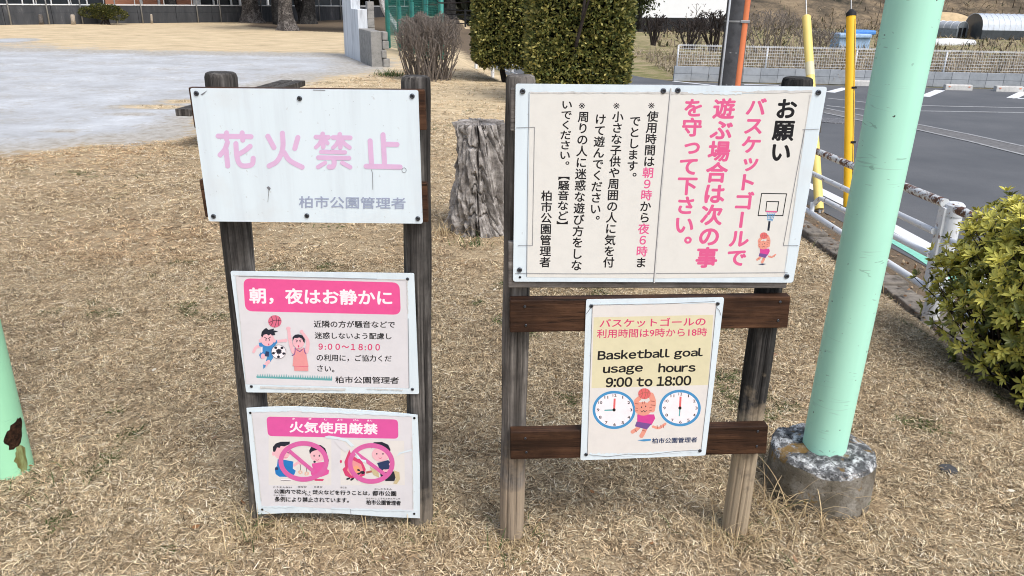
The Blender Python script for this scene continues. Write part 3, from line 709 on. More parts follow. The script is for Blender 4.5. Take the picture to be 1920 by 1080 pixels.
for q in (((868, 640), (884, 634)), ((900, 646), (916, 636)), ((950, 644), (956, 636)), ((956, 566), (966, 570)), ((956, 598), (970, 594)), ((980, 584), (1000, 582)), ((990, 594), (1004, 590))): FC.stroke(q, 15, I_HAIR, g)
FC.ell(817, 498, 9, 13, I_ROSE, g, 10); FC.poly([(1020, 580), (1080, 566), (1082, 582), (1024, 596)], I_STRIPE, g); FC.poly([(1050, 540), (1120, 580), (1128, 630), (1080, 606)], I_TAN, g)
g = 'crouching_boy_picture'
FC.poly([(1130, 560), (1200, 566), (1250, 580), (1268, 602), (1250, 656), (1180, 656), (1140, 620)], I_HAIR, g); FC.poly([(1110, 510), (1150, 500), (1200, 486), (1232, 520), (1226, 570), (1200, 580), (1130, 556)], I_NAVY, g)
FC.ell(1140, 440, 72, 58, I_SKIN, g); FC.poly([(1064, 392), (1070, 360), (1084, 342), (1150, 340), (1200, 362), (1218, 400), (1216, 440), (1198, 434), (1176, 392), (1120, 372), (1090, 376)], I_HAIR, g)
FC.ell(1108, 436, 6, 7, I_HAIR, g, 9); FC.ell(1158, 436, 6, 7, I_HAIR, g, 9); FC.curve([(1124, 468), (1136, 474), (1148, 468)], 4, I_ROSE, g); FC.curve([(1216, 520), (1240, 556), (1190, 572), (1166, 572)], 20, I_SKIN, g)
for q in (((515, 497), (203, 165), ((398, 412), (600, 582))), ((1062, 514), (190, 165), ((926, 420), (1196, 620)))):
    FC.stroke(q[2], 30, I_RING, 'no_fire_symbol', False); FC.ring(*q[0], *q[1], 38, I_RING, 'no_fire_symbol')
FC.poly([(686, 296), (720, 288), (800, 300), (870, 318), (905, 350), (928, 372), (900, 380), (860, 338), (790, 318), (700, 310)], M_WHITE, 'peeling_paper'); FC.poly([(930, 424), (950, 440), (985, 480), (1020, 488), (1024, 512), (990, 500), (970, 478), (952, 474)], M_WHITE, 'peeling_paper')
FC.poly([(1270, 456), (1290, 426), (1390, 398), (1390, 412), (1300, 436)], M_WHITE, 'peeling_paper'); FC.poly([(760, 330), (840, 340), (890, 400), (850, 420), (800, 380)], M_PAPER, 'peeling_paper')
FC.text('公園内で花火・焚火などを行うことは，', (275, 722), (1052, 736), (1050, 774), (275, 758), I_BLACK, bold=.022)
FC.text('都市公園', (1072, 734), (1266, 738), (1266, 779), (1072, 775), I_BLACK, bold=.022); FC.text('条例により禁止されています。', (280, 782), (882, 792), (882, 832), (280, 824), I_BLACK, bold=.022)
FC.text('柏市公園管理者', (1022, 808), (1303, 815), (1302, 854), (1022, 848), I_BLACK, bold=.022)
for s_, x0, x1, y in (('こうえんない', 268, 420, 706), ('はなび', 470, 540, 703), ('たきび', 600, 668, 704), ('おこな', 814, 864, 708), ('としこうえん', 1090, 1232, 721), ('じょうれい', 274, 368, 771), ('きんし', 526, 576, 767), ('かしわ し こうえんかんりしゃ', 1022, 1296, 798)):
    FC.text(s_, (x0, y-7), (x1, y-5), (x1, y+8), (x0, y+6), I_BLACK, bold=.02)
ragged(FC, (100, 96), (400, 88), 14, M_WHITE, 11); ragged(FC, (500, 92), (1390, 128), 22, M_WHITE, 12); ragged(FC, (180, 866), (440, 866), 20, M_WHITE, 13); ragged(FC, (740, 880), (1400, 898), 20, M_WHITE, 14); ragged(FC, (1394, 300), (1402, 880), 10, M_TAPE, 15); ragged(FC, (96, 110), (172, 820), 10, M_TAPE, 16)
FC.poly([(1245, 570), (1290, 585), (1296, 640), (1270, 680), (1240, 676), (1262, 640)], I_TAN, 'stain'); FC.stroke([(896, 884), (898, 920)], 3, I_CRACK, 'stain', False)
FC.screws([(84, 104), (1412, 146), (1411, 921), (180, 887)], .0036, True); FC.done()

# ---- right stand --------------------------------------------------------------------------------
bl = gnd(960, 1018); br = gnd(1381, 1013)
dx = (br-bl); dx[2] = 0; dx /= np.linalg.norm(dx); nR = np.array([dx[1], -dx[0], 0.])
if nR[1] > 0: nR = -nR
stR = thing('sign_stand', 'wide grey wooden stand with a big beige notice above a clock poster on brown rails', 'sign stand', (bl[0]+.3, bl[1]+.04, 0))
def onR(x, y, off): return Face(bl+nR*off, nR, 0, 0, 1, None).P(x, y, 0)
post(stR, onR(960, 1035, 0)-nR*.036-[0, 0, .03], onR(978, 143, 0)-nR*.036, .0355, M_GREY, 5)
post(stR, onR(1381, 1030, 0)-nR*.036-[0, 0, .03], onR(1508, 148, 0)-nR*.036, .0365, M_BURNT, 6, 'blackened post, bare and pale below the lower rail')
for q in (((957, 166), (1545, 172), (1540, 250), (957, 246)), ((953, 454), (1498, 452), (1474, 541), (953, 540))):
    plank(stR, 'backing_plank', [onR(*p, .022) for p in q], nR, .021, M_GREYX)
for q, lb in ((((956, 563), (1483, 556), (1477, 615), (956, 624)), 'upper brown rail behind the poster'), (((957, 810), (1441, 799), (1437, 851), (957, 862)), 'lower brown rail behind the poster')):
    o = plank(stR, 'rail', [onR(*p, .032) for p in q], nR, .031, M_BROWN, lb)
    f = Face(bl+nR*.0325, nR, 0, 0, 1, stR); f.o = o
    (x0, y0), (x1, y1), (x2, y2), (x3, y3) = q
    f.screws([(x0+28, y0+12), (x0+30, y3-14), (x1-20, y1+10), (x2-18, y2-14)], .0035)
FD = Face(bl+nR*.0265, nR, 0, 0, 1, stR)
FD.board('sign_panel', FD.rrect((967, 157), (1551, 163), (1487, 530), (962, 528), 5), .004, M_WHITE, 'large white board with a beige notice in vertical lettering on the wide stand')
L_ = lambda x, y: (940+x/2.571, 130+y/2.571); R_ = lambda x, y: (1220+x/2.571, 130+y/2.571)
FD.poly([L_(138, 113), L_(480, 116), L_(815, 114), L_(738, 1008), L_(420, 1004), L_(124, 1002)], M_BEIGE, 'poster')
FD.poly([R_(98, 116), R_(430, 118), R_(780, 110), R_(742, 290), R_(640, 1000), R_(330, 1004), R_(18, 1008)], M_BEIGE, 'poster')
B, Pk = I_BLACK, I_PINK
for runs, tp, bt in (([('※使用時間は', B), ('朝９時', Pk), ('から', B), ('夜６時', Pk), ('ま', B)], (736, 146), (671, 958)), ([('でとします。', B)], (647, 222), (626, 546)),
                     ([('※小さな子供や周囲の人に気を付', B)], (567, 147), (516, 957)), ([('けて遊んでください。', B)], (480, 213), (449, 754)),
                     ([('※周りの人に迷惑な遊び方をしな', B)], (400, 146), (361, 972)), ([('いでください。【騒音など】', B)], (317, 146), (292, 778)), ([('柏市公園管理者', B)], (220, 583), (210, 956))):
    FD.column(runs, L_(*tp), L_(*bt), 56/2.571)
for runs, tp, bt, cw in (([('お願い', B)], (661, 138), (620, 450), 104), ([('バスケットゴールで', Pk)], (514, 136), (408, 952), 100), ([('遊ぶ場合は次の事', Pk)], (360, 138), (264, 958), 108), ([('を守って下さい。', Pk)], (210, 138), (150, 890), 100)):
    FD.column(runs, R_(*tp), R_(*bt), cw/2.571, bold=.035)
g = 'basket_goal_picture'
for q, wd in ((((535, 598), (655, 600), (637, 705), (518, 705)), 4.5), (((560, 637), (617, 638), (610, 685), (555, 685)), 4.5)):
    for i in range(4): FD.stroke([R_(*q[i]), R_(*q[(i+1) % 4])], wd/2.571, I_BLACK, g)
FD.stroke([R_(558, 685), R_(606, 687)], 3, I_PINK, g); FD.stroke([R_(573, 732), R_(567, 778)], 4, I_HAIR, g, False)
for i in range(5): FD.stroke([R_(561+i*10, 688), R_(566+i*5, 732)], 1, I_CLOCK, g, False)
for i in range(3): FD.stroke([R_(562, 700+i*12), R_(598-i*4, 700+i*12)], .9, I_CLOCK, g, False)
g = 'jumping_cat_picture'
def cat(F_, T, s, g):
    """plain drawing of a jumping striped cat with a ball; T maps unit drawing to the face"""
    q = lambda *P: [T(*p) for p in P]
    F_.curve(q((.55, .93), (.75, .96), (.95, .86)), .09*s, I_CAT, g); 
    for u in (.7, .82, .9): F_.stroke(q((u, .99-.1*(u-.6)), (u-.02, .9-.08*(u-.6))), .022*s, I_STRIPE, g, False)
    F_.curve(q((.08, .22), (-.02, .3), (.02, .42)), .16*s, I_CAT, g); F_.curve(q((.52, .5), (.55, .3), (.48, .14)), .2*s, I_CAT, g)
    F_.curve(q((.14, .88), (.02, .98), (-.14, 1.06)), .13*s, I_CAT, g); F_.curve(q((.3, .95), (.22, 1.08), (.16, 1.16)), .15*s, I_CAT, g)
    F_.poly(q((.02, .62), (.58, .62), (.62, .72), (.5, .88), (.3, .93), (.02, .86)), I_MAG, g); F_.poly(q((.0, .80), (.5, .86), (.34, 1.0), (.14, .96), (-.06, .92)), I_PURP, g)
    F_.poly(q((-.02, .45), (.0, .27), (.14, .33)), I_CAT, g); F_.poly(q((.36, .32), (.46, .26), (.5, .46)), I_CAT, g)
    c = T(.22, .48); F_.ell(c[0], c[1], .30*s, .24*s, I_CAT, g)
    for e in ((.16, .44), (.3, .42)): c = T(*e); F_.ell(c[0], c[1], .02*s, .03*s, I_HAIR, g, 9)
    F_.curve(q((.14, .53), (.18, .56), (.23, .52), (.28, .56), (.33, .52)), .018*s, I_HAIR, g)
    for a in ((-.04, .46, .04, .47), (-.04, .53, .04, .53), (.42, .46, .5, .44), (.42, .53, .5, .52), (.2, .3, .2, .36), (.26, .29, .26, .35), (.46, .28, .6, .3), (.47, .38, .62, .4), (-.06, .34, .06, .36), (-.06, 1.0, .0, 1.06), (.18, 1.02, .3, 1.04)): F_.stroke(q(a[:2], a[2:]), .025*s, I_STRIPE, g, False)
    c = T(.26, .1); ball(F_, c[0], c[1], .22*s, .19*s, g, I_RED, I_STRIPE, .02*s)
cat(FD, lambda u, v: R_(525+u*80, 790+v*120), 84/2.571, g); FD.poly([R_(518, 940), R_(540, 936), R_(558, 938), R_(540, 943)], I_NAVY, g)
for a, b_, wd, sd in ((L_(140, 112), L_(810, 112), 5, 1), (R_(100, 114), R_(780, 106), 6, 2), (R_(770, 120), R_(645, 990), 2, 5)):
    ragged(FD, a, b_, wd, M_TAPE, sd)
ragged(FD, R_(180, 110), R_(440, 116), 8, M_WHITE, 4)
for q in ((L_(815, 92), L_(770, 560), L_(733, 1030)), (L_(72, 282), L_(160, 279), L_(150, 850), L_(80, 850)), (R_(732, 291), R_(812, 288)), (R_(742, 292), R_(640, 850), R_(712, 850)), (L_(66, 984), L_(420, 986), R_(660, 980)), (L_(134, 108), L_(128, 420), L_(122, 1000))):
    FD.stroke(q, .9, I_CRACK, 'tape_edge', False)
FD.stroke([L_(819, 92), L_(775, 560), L_(738, 1030)], 2.0, M_TAPE, 'tape_edge', False)
FD.screws([L_(103, 106), L_(781, 104), L_(851, 102), R_(808, 112), R_(656, 997), L_(88, 967)], .0066); FD.screws([L_(90, 1002)], .003, True); FD.done()
# clock poster
FE = Face(bl+nR*.0365, nR, 1080, 550, 3.376, stR)
FE.board('sign_panel', FE.rrect((65, 41), (938, 28), (820, 1026), (28, 1057), 12), .004, M_WHITE, 'tall white board with a clock poster fixed to the two brown rails')
FE.poly([(104, 76), (500, 64), (890, 60), (842, 560), (790, 992), (420, 1012), (72, 1020)], M_OFF, 'poster'); FE.poly([(112, 152), (870, 136), (836, 580), (98, 600)], M_CREAM, 'poster')
FE.text('バスケットゴールの', (153, 162), (822, 150), (820, 206), (148, 217), I_ROSE, bold=.02); FE.text('利用時間は9時から18時', (133, 228), (831, 217), (829, 272), (131, 284), I_ROSE, bold=.014)
FE.text('Basketball goal', (140, 361), (808, 345), (801, 412), (134, 440), I_BLACK, bold=.034, wide=True)
FE.text('usage', (172, 464), (425, 455), (420, 511), (167, 523), I_BLACK, bold=.034, wide=True); FE.text('hours', (524, 443), (760, 438), (756, 496), (519, 502), I_BLACK, bold=.034, wide=True)
FE.text('9:00 to 18:00', (190, 533), (732, 520), (728, 583), (186, 596), I_BLACK, bold=.034, wide=True)
for cx, cy, rx, ry, hh in ((241, 738, 136, 121, (180, 741)), (658, 726, 132, 116, (654, 778))):
    g = ('clock_picture', cx); FE.ell(cx, cy, rx-8, ry-8, I_WHITE, g); FE.ring(cx, cy, rx, ry, 17, I_CLOCK, g)
    for h in range(1, 13):
        a = h*math.pi/6; x = cx+rx*.765*math.sin(a)+3; y = cy-ry*.765*math.cos(a); hw = 6 if h == 1 else (8 if h < 10 else 12)
        if h == 1: hw = 3
        FE.text(str(h), (x-hw, y-9), (x+hw, y-9), (x+hw, y+9), (x-hw, y+9), I_BLACK, g, .02)
    FE.stroke([(cx, cy), (cx+4, cy-72)], 13, I_RED, g, False); FE.stroke([(cx, cy), hh], 9, I_TEAL, g, False); FE.ell(cx, cy, 10, 10, I_BLACK, g)
cat(FE, lambda u, v: (384+u*190, 610+v*252), 180, 'jumping_cat_picture')
FE.text('柏市公園管理者', (482, 917), (769, 909), (766, 943), (480, 951), I_NAVY, bold=.016); FE.poly([(388, 930), (430, 924), (474, 922), (474, 932), (430, 937)], I_CLOCK, 'lettering')
ragged(FE, (110, 72), (888, 56), 14, M_WHITE, 21); ragged(FE, (84, 1020), (330, 1024), 26, M_WHITE, 22); ragged(FE, (330, 1020), (780, 996), 24, M_WHITE, 23)
for q in (((100, 74), (300, 70), (560, 66), (880, 52)), ((84, 1022), (200, 1034), (330, 1018), (450, 1022), (640, 1000), (790, 992)), ((890, 62), (842, 560), (792, 990)), ((104, 80), (72, 1018)), ((890, 90), (908, 110), (918, 140)), ((66, 130), (90, 96), (104, 90))): FE.stroke(q, 3, I_CRACK, 'peeling_tape', False)
FE.screws([(97, 80), (897, 66), (784, 996), (64, 1020)], .0052); FE.done()
# ------------------------------------------------------------------ tree stump, poles, footing
R = np.random.RandomState
def fbm(P, seed, f=1.0, o=4):
    P = np.asarray(P, float)*f; s_ = np.zeros(len(P)); a = 1.0
    for k in range(o):
        s_ += a*(vnoise(P[:, 0]+P[:, 2]*.73+50, P[:, 1]+P[:, 2]*.61+50, 1.0, seed+k)-.5); P = P*2.03; a *= .5
    return s_
def bark_column(cx, cy, h, r0, r1, seed, seg=280, rings=170, crack=.12, flare=.3):
    """a thick split trunk with deep vertical fissures; returns verts, quads"""
    V = []; Fc = []
    for j in range(rings+1):
        u = j/rings; z = h*u
        for i in range(seg):
            a = 2*math.pi*i/seg
            V.append((a, u, z))
    V = np.array(V); a, u, z = V[:, 0], V[:, 1], V[:, 2]
    q = np.stack([np.cos(a)*3, np.sin(a)*3, z*2.2], 1)
    f1 = fbm(q*[1, 1, 1.3], seed, .62, 3)*1.15; f2 = fbm(np.stack([np.cos(a)*4.5+f1, np.sin(a)*4.5, z*7.0], 1), seed+9, 1.0, 4)
    fis = np.abs(fbm(np.stack([np.cos(a)*1.7+f1*.8, np.sin(a)*1.7+f1*.8, z*1.5], 1), seed+20, 1.0, 4)); fis = np.clip(1-fis/.10, 0, 1)**.8
    hz_ = np.abs(fbm(np.stack([np.cos(a)*1.3+f1, np.sin(a)*1.3+f1, z*6.5], 1), seed+60, 1.0, 3)); fis = np.maximum(fis, .55*np.clip(1-hz_/.07, 0, 1)); r = r0+(r1-r0)*u+flare*r0*np.exp(-u*9)*(1+.6*np.sin(a*5+seed)); f3 = fbm(np.stack([np.cos(a)*14, np.sin(a)*14, z*16], 1), seed+40, 1.0, 3); r = r*(1.06+.36*f1+.34*f2+.10*f3-crack*fis)
    X = np.stack([cx+np.cos(a)*r, cy+np.sin(a)*r, z+.004*f2], 1)
    for j in range(rings):
        for i in range(seg):
            k = (i+1) % seg; Fc.append((j*seg+i, j*seg+k, (j+1)*seg+k, (j+1)*seg+i))
    top = X[rings*seg:]; n = len(X); X = list(X)
    for g_, s_ in enumerate((.75, .5, .25, .02)):
        rr = R(seed+g_)
        X += [((p[0]-cx)*s_+cx, (p[1]-cy)*s_+cy, h+rr.uniform(-.006, .008)) for p in top]
    for g_ in range(4):
        b0 = (rings+g_)*seg if g_ == 0 else n+(g_-1)*seg; b0 = rings*seg if g_ == 0 else b0; b1 = n+g_*seg
        for i in range(seg):
            k = (i+1) % seg; Fc.append((b0+i, b0+k, b1+k, b1+i))
    return np.array(X), np.array(Fc)
M_STUMP = stone('split_stump_bark', (.11, .098, .09), (.28, .26, .243), (.56, .53, .505), False, .9, .30, 60)
V, Fc = bark_column(-.235, 5.06, .77, .166, .152, 31, crack=.34, flare=.22)
st_ = np_mesh('tree_stump', V-[0, 0, .04], Fc, M_STUMP, None, None, False, (-.235, 5.06, 0)); auto_smooth(st_, .7)
tag(st_, 'cracked grey tree stump standing on the dry lawn between the two sign stands', 'tree stump')

pc = (1.016, 2.145)
gp = thing('steel_pole', 'mint green steel pole rising from a lichen covered round concrete footing', 'pole', (*pc, 0))
mb = MB(); V = []
mb.tube([(pc[0]+.011*max(z-.15, 0), pc[1], z) for z in (.08, .4, .9, 1.4, 2.0, 2.8, 3.6)], [.0665, .067, .068, .0695, .0695, .0695, .0695], 64); auto_smooth(mb.build('pole', M_GREEN, gp))
def footing(cx, cy, h, r, seed):
    V, Fc = [], []; seg, rings = 72, 14; rr = R(seed)
    prof = [(1.03, -.06), (1.02, 0.0), (1.0, .25*h), (.99, .5*h), (.985, .75*h), (.975, .90*h), (.94, .985*h), (.88, h)]
    for s_, z in prof: V += [(math.cos(2*math.pi*i/seg)*r*s_, math.sin(2*math.pi*i/seg)*r*s_, z) for i in range(seg)]
    n = len(prof)
    for s_ in (.7, .5, .3, .05): V += [(math.cos(2*math.pi*i/seg)*r*s_, math.sin(2*math.pi*i/seg)*r*s_, h+.004) for i in range(seg)]
    V = np.array(V); f = fbm(V, seed, 14, 4); g_ = fbm(V, seed+5, 45, 3); rad = np.hypot(V[:, 0], V[:, 1])[:, None]+1e-6
    out_ = V.copy(); out_[:, :2] *= 1+(.03*f+.015*g_)[:, None]; out_[:, 2] += (.014*f+.012*g_)*(V[:, 2] > .8*h)
    for j in range(n+3):
        for i in range(seg):
            k = (i+1) % seg; Fc.append((j*seg+i, j*seg+k, (j+1)*seg+k, (j+1)*seg+i))
    return out_+[cx, cy, 0], np.array(Fc), n
V, Fc, n = footing(1.012, 2.140, .163, .163, 8)
o = np_mesh('footing', V, Fc, [M_FOOT, M_FOOTTOP], gp); o.data.polygons.foreach_set('material_index', [1 if i >= (n-3)*72 else 0 for i in range(len(Fc))]); auto_smooth(o, .9)

pl = (-1.656, 2.165)
lp = thing('steel_pole', 'leaf green steel pole at the left edge with a rust hole near its foot', 'pole', (*pl, 0))
mb = MB(); mb.tube([(*pl, z) for z in (-.05, .1, .5, 1.0, 1.7, 2.6, 3.6)], .070, 64); auto_smooth(mb.build('pole', M_GREEN2, lp))
def wrap(name, outline, rad, mat, parent, th=.0):
    """a patch bent round the left pole: outline in (angle, height)"""
    b = MB(); tri_pts = outline; c = np.mean(outline, 0); k = len(outline); V = []; Fc = []
    for s_ in np.linspace(0, 1, 7):
        for a, z in outline:
            aa = c[0]+(a-c[0])*s_; zz = c[1]+(z-c[1])*s_; V.append((pl[0]+math.cos(aa)*rad, pl[1]+math.sin(aa)*rad, zz))
    for j in range(6):
        for i in range(k):
            Fc.append((j*k+i, j*k+(i+1) % k, (j+1)*k+(i+1) % k, (j+1)*k+i))
    b.add(V, Fc); return b.build(name, mat, parent)
t = NT('deep_rust', .95, .1); t.color(t.ramp(t.noise(t.obj(), 90, 5), [(.35, (.012, .008, .006)), (.65, (.06, .03, .018))])); t.bump(t.noise(t.obj(), 120, 4), .8, .01); M_RUST = t.m
t = NT('rust_stain', .6, .3); t.color(t.ramp(t.noise(t.obj((1, 1, .25)), 60, 4), [(.35, (.14, .11, .03)), (.65, (.34, .42, .19))])); M_STAIN = t.m
rr = random.Random(5)
wrap('rust_hole', [(-.36+.50*math.cos(i*.2618)*(1+rr.uniform(-.2, .2)), .150+.040*math.sin(i*.2618)*(1+rr.uniform(-.2, .2))+.02*math.cos(i*.2618)) for i in range(24)], .0708, M_RUST, lp)
wrap('rust_stain', [(-.34+.30*math.cos(i*.2618)*(1+rr.uniform(-.25, .25)), .058+.05*math.sin(i*.2618)*(1+rr.uniform(-.12, .12))) for i in range(24)], .0706, M_STAIN, lp)

# ------------------------------------------------------------------ bench behind the left stand
bn = thing('wooden_bench', 'weathered backless wooden bench half hidden behind the faded fireworks board', 'bench', (-3.32, 9.5, 0))
p0 = gnd(328, 204, .40); p1 = gnd(527, 149.5, .40)
d = (p1-p0); d /= np.linalg.norm(d); q = np.array([d[1], -d[0], 0])
for k in (0, 1):
    c = (p0+p1)/2+q*(.075+k*.175); mb = MB(); mb.box(c-[0, 0, .035], (np.linalg.norm(p1-p0), .155, .07), [d, q, [0, 0, 1]]); mb.build('seat_plank', M_DARKGREY, bn, bevel=.008)
for s_ in (.15, .85):
    c = p0+(p1-p0)*s_+q*.15; mb = MB(); mb.box((c[0], c[1], .155), (.1, .24, .34), [d, q, [0, 0, 1]]); mb.build('leg', M_DARKGREY, bn, bevel=.01)

# ------------------------------------------------------------------ pipe fence beside the road
def pipe_fence(name, label, A, B_, with_post=True):
    """A far end, B near end: dicts of rail heights as world points"""
    t_ = thing(name, label, 'fence', tuple(B_['post']))
    def rail(n_, pts, rad, mat):
        b = MB(); b.tube(pts, rad, 12); auto_smooth(b.build(n_, mat, t_), .8)
    rail('top_rail', [A['top'], B_['top']], .026, M_RUSTPIPE); rail('middle_rail', [A['mid'], B_['mid']], .019, M_PIPE)
    rail('bottom_rail', [A['bot'], B_['bot']], .022, M_PIPE)
    a, b_ = np.array(A['loop']), np.array(B_['loop']); ba = np.array(A['bot'])+(np.array(B_['bot'])-np.array(A['bot']))*.085
    dl = (b_-a)/np.linalg.norm(b_-a); pts = [ba, ba+(a-ba)*.55-dl*.015]
    pts += [a*(1)+dl*(.16*u) - np.array([0, 0, 1])*.09*(1-u)**2 for u in (.15, .4, .7, 1.0)]+[b_]
    rail('looped_rail', pts, .019, M_PIPE)
    e = np.array(B_['top']); f_ = np.array(B_['bot']); b = MB(); ax = (e-f_)/np.linalg.norm(e-f_)
    b.box((e+f_)/2-ax*.02, (.026, .062, np.linalg.norm(e-f_)+.0), [np.cross([0, 1, 0], ax), [0, 1, 0], ax]); b.build('end_bar', M_PIPE, t_, bevel=.003)
    for u in (.12, .62, .9):
        c = f_+(e-f_)*(1-u); b = MB(); b.box(c+[.04, -.03, 0], (.05, .05, .028)); b.build('bracket', M_RUSTPIPE, t_, bevel=.004)
    if with_post:
        p = np.array(B_['post']); b = MB(); b.tube([p+[0, 0, -.02], p+[0, 0, .70], p+[0, 0, .715], p+[0, 0, .722]], [.045, .045, .04, .02], 24); auto_smooth(b.build('post', M_PIPE, t_), .6)
        b = MB(); b.tube([p+[0, 0, .655], p+[0, 0, .715], p+[0, 0, .728]], [.049, .049, .036], 24); auto_smooth(b.build('post_cap', M_PIPE, t_), .6)
    return t_
Yn, Yf = 4.2, 6.15
A_ = dict(top=atY(1532, 284, Yf), mid=atY(1523, 325, Yf), loop=atY(1528, 366, Yf-.1), bot=atY(1507, 391, Yf)); B0 = dict(top=atY(1772, 381, Yn), mid=atY(1752, 434, Yn), loop=atY(1744, 478, Yn), bot=atY(1738, 540, Yn))
pn = atY(1792, 386, Yn-.02); B0['post'] = (pn[0], pn[1], pn[2]-.71)
dirn = (np.array(B0['top'])-np.array(A_['top'])); dirn[2] = 0; dirn /= np.linalg.norm(dirn); off = dirn*.13
ext = lambda P_, k: np.array(P_)+dirn*k
pipe_fence('pipe_fence', 'rusting white pipe fence panel between the mint green pole and the leafy shrub', A_, B0)
A1 = {k: np.array(B0[k])+off for k in ('top', 'mid', 'loop', 'bot')}; B1 = {k: np.array(A1[k])+dirn*1.75 for k in A1}; B1['post'] = np.array(B0['post'])+dirn*2.0
pipe_fence('pipe_fence', 'white pipe fence panel mostly hidden behind the yellow green shrub', A1, B1)
# the same kind of fence farther along the bend, under the hedges
far = [(1.02, 13.0), (.42, 14.9), (-.10, 16.6), (-.55, 18.3), (-1.05, 20.6)]
t_ = thing('road_fence', 'white tubular road fence below the clipped hedge, far along the bend', 'fence', (far[0][0], far[0][1], -.2))
for h in (.02, .17, .32):
    b = MB(); b.tube([(x, y, h-.012*i) for i, (x, y) in enumerate(far)], .022, 8); b.build('rail', M_PIPE, t_, True)
for x, y in far:
    b = MB(); b.tube([(x, y, -.3), (x, y, .36)], .04, 12); b.build('post', M_PIPE, t_)

# ------------------------------------------------------------------ utility pole and guy wires
up = np.array([2.80, 10.42, -.28])
u_ = thing('utility_pole', 'dark concrete utility pole with an orange cable guard behind the big notice', 'utility pole', tuple(up))
b = MB(); b.tube([up+[0, 0, z] for z in (-.2, 1, 2, 4, 8.4)], [.150, .149, .146, .138, .115], 40); auto_smooth(b.build('pole', M_POLE, u_), .6)
oc = up+np.array([.068, -.118, 0]); b = MB(); b.tube([oc+[0, 0, z] for z in (.05, 1.0, 1.6, 3.2)], [.044, .044, .043, .042], 16); auto_smooth(b.build('cable_guard', M_ORNG, u_), .6)
cc = up+np.array([-.135, -.075, 0]); b = MB(); b.tube([cc+[0, 0, z] for z in (.05, 1.5, 3.0)], .014, 8); b.build('cable', M_PWHITE, u_, True)
for z in (1.52, 2.4):
    b = MB(); V = []
    for s_ in (0, 1):
        for i in range(40): V.append((up[0]+math.cos(2*math.pi*i/40)*.1535, up[1]+math.sin(2*math.pi*i/40)*.1535, up[2]+z+s_*.022))
    b.add(V, [(i, (i+1) % 40, 40+(i+1) % 40, 40+i) for i in range(40)]); b.build('band', M_WIRE, u_)
    b = MB(); b.box(oc+[-.005, -.022, z+.011], (.115, .052, .034)); b.build('clamp', M_WIRE, u_, bevel=.004)
for z in (.75, 1.15, 1.83):
    b = MB(); b.tube([up+[-.08, -.126, z], up+[.01, -.150, z]], .005, 6); b.build('band_seam', M_WIRE, u_)
def guy(label, an, top, rad, mat, cap):
    an = np.array(an); top = np.array(top); ax = (top-an)/np.linalg.norm(top-an)
    t_ = thing('guy_wire_guard', label, 'wire guard', tuple(an))
    b = MB(); b.tube([an-ax*.0, an+ax*.3, (an+top)/2, top-ax*.01, top], [rad, rad, rad, rad, rad*.8], 24); auto_smooth(b.build('guard', mat, t_), .6)
    e = np.array([up[0], up[1], 0]); k = (up[1]-top[1])/ax[1]; end = top+ax*k; end[0] = up[0]
    b = MB(); b.tube([an-ax*.1, an+ax*.05], .012, 8); b.build('anchor_rod', M_WIRE, t_)
    b = MB(); b.tube([top-ax*.05, end], .006, 6); b.build('wire', M_WIRE, t_)
    if cap:
        b = MB(); b.tube([top-ax*.035, top, top+ax*.03], [rad*1.08, rad*1.08, .015], 20); b.build('cap', M_DARKST, t_)
        for s_ in (.62, .34):
            c = an+(top-an)*s_+np.array([.02, -rad, 0]); b = MB(); b.box(c, (.045, .018, .018)); b.build('clip', M_DARKST, t_)
        sd = np.cross(ax, [0, 1, 0]); sd /= np.linalg.norm(sd); b = MB()
        b.box((an+top)/2-sd*(rad*.45)*(-1 if sd[0] < 0 else 1)*-1+np.array([0, -rad*.9, 0]), (.006, .006, np.linalg.norm(top-an)*.94), [sd, np.cross(ax, sd), ax]); b.build('seam', M_DARKST, t_)
    else:
        c = an+(top-an)*.68; b = MB(); b.tube([c, c+ax*.13], rad*1.02, 24); auto_smooth(b.build('reflective_band', M_CREAM, t_), .6)
def along(an, px, L):
    v = CAMP-an; d = ray(*px); B_ = v@d; cc_ = v@v-L*L; return CAMP+d*(-B_+math.sqrt(B_*B_-cc_))
a1 = gnd(1590, 388, -.27); guy('bright yellow guard with a black cap round a guy wire beside the road', a1, along(a1, (1596, 24), 1.78), .042, M_YEL2, True)
a2 = gnd(1536, 392, -.27); guy('faded pale yellow guard round a guy wire, leaning left', a2, along(a2, (1512, 30), 1.9), .040, M_YEL, False)

# ------------------------------------------------------------------ car park: stops, block wall, mesh fence, manhole
def stop_mesh():
    b = MB(); L, wd, h = .60, .15, .12
    for s0, s1 in ((-.5, .5),):
        pr = [(-wd/2, 0), (-wd/2+.012, h-.02), (-wd/2+.035, h), (wd/2-.035, h), (wd/2-.012, h-.02), (wd/2, 0)]
        V = [(s_*L, y, z) for s_ in (-.5, -.47, .47, .5) for y, z in [(a*(1 if abs(s_) < .49 else .92), c*(1 if abs(s_) < .49 else .9)) for a, c in pr]]
        Fc = [(j*6+i, j*6+i+1, (j+1)*6+i+1, (j+1)*6+i) for j in range(3) for i in range(5)]+[(0, 1, 2, 3, 4, 5), (23, 22, 21, 20, 19, 18)]
        b.add(V, Fc)
    return b
M_STOP = plain('pale_concrete', (.55, .55, .53), .85, .15, 12)
spots = [((1613, 160), 'pale concrete wheel stop just left of the mint green pole'), ((1795, 168), 'pale concrete wheel stop right of the mint green pole'), ((1890, 171), 'pale concrete wheel stop nearest the right edge of the photo'), ((1527, 157), 'pale concrete wheel stop peeping out beside a post top of the wide stand')]
proto = None
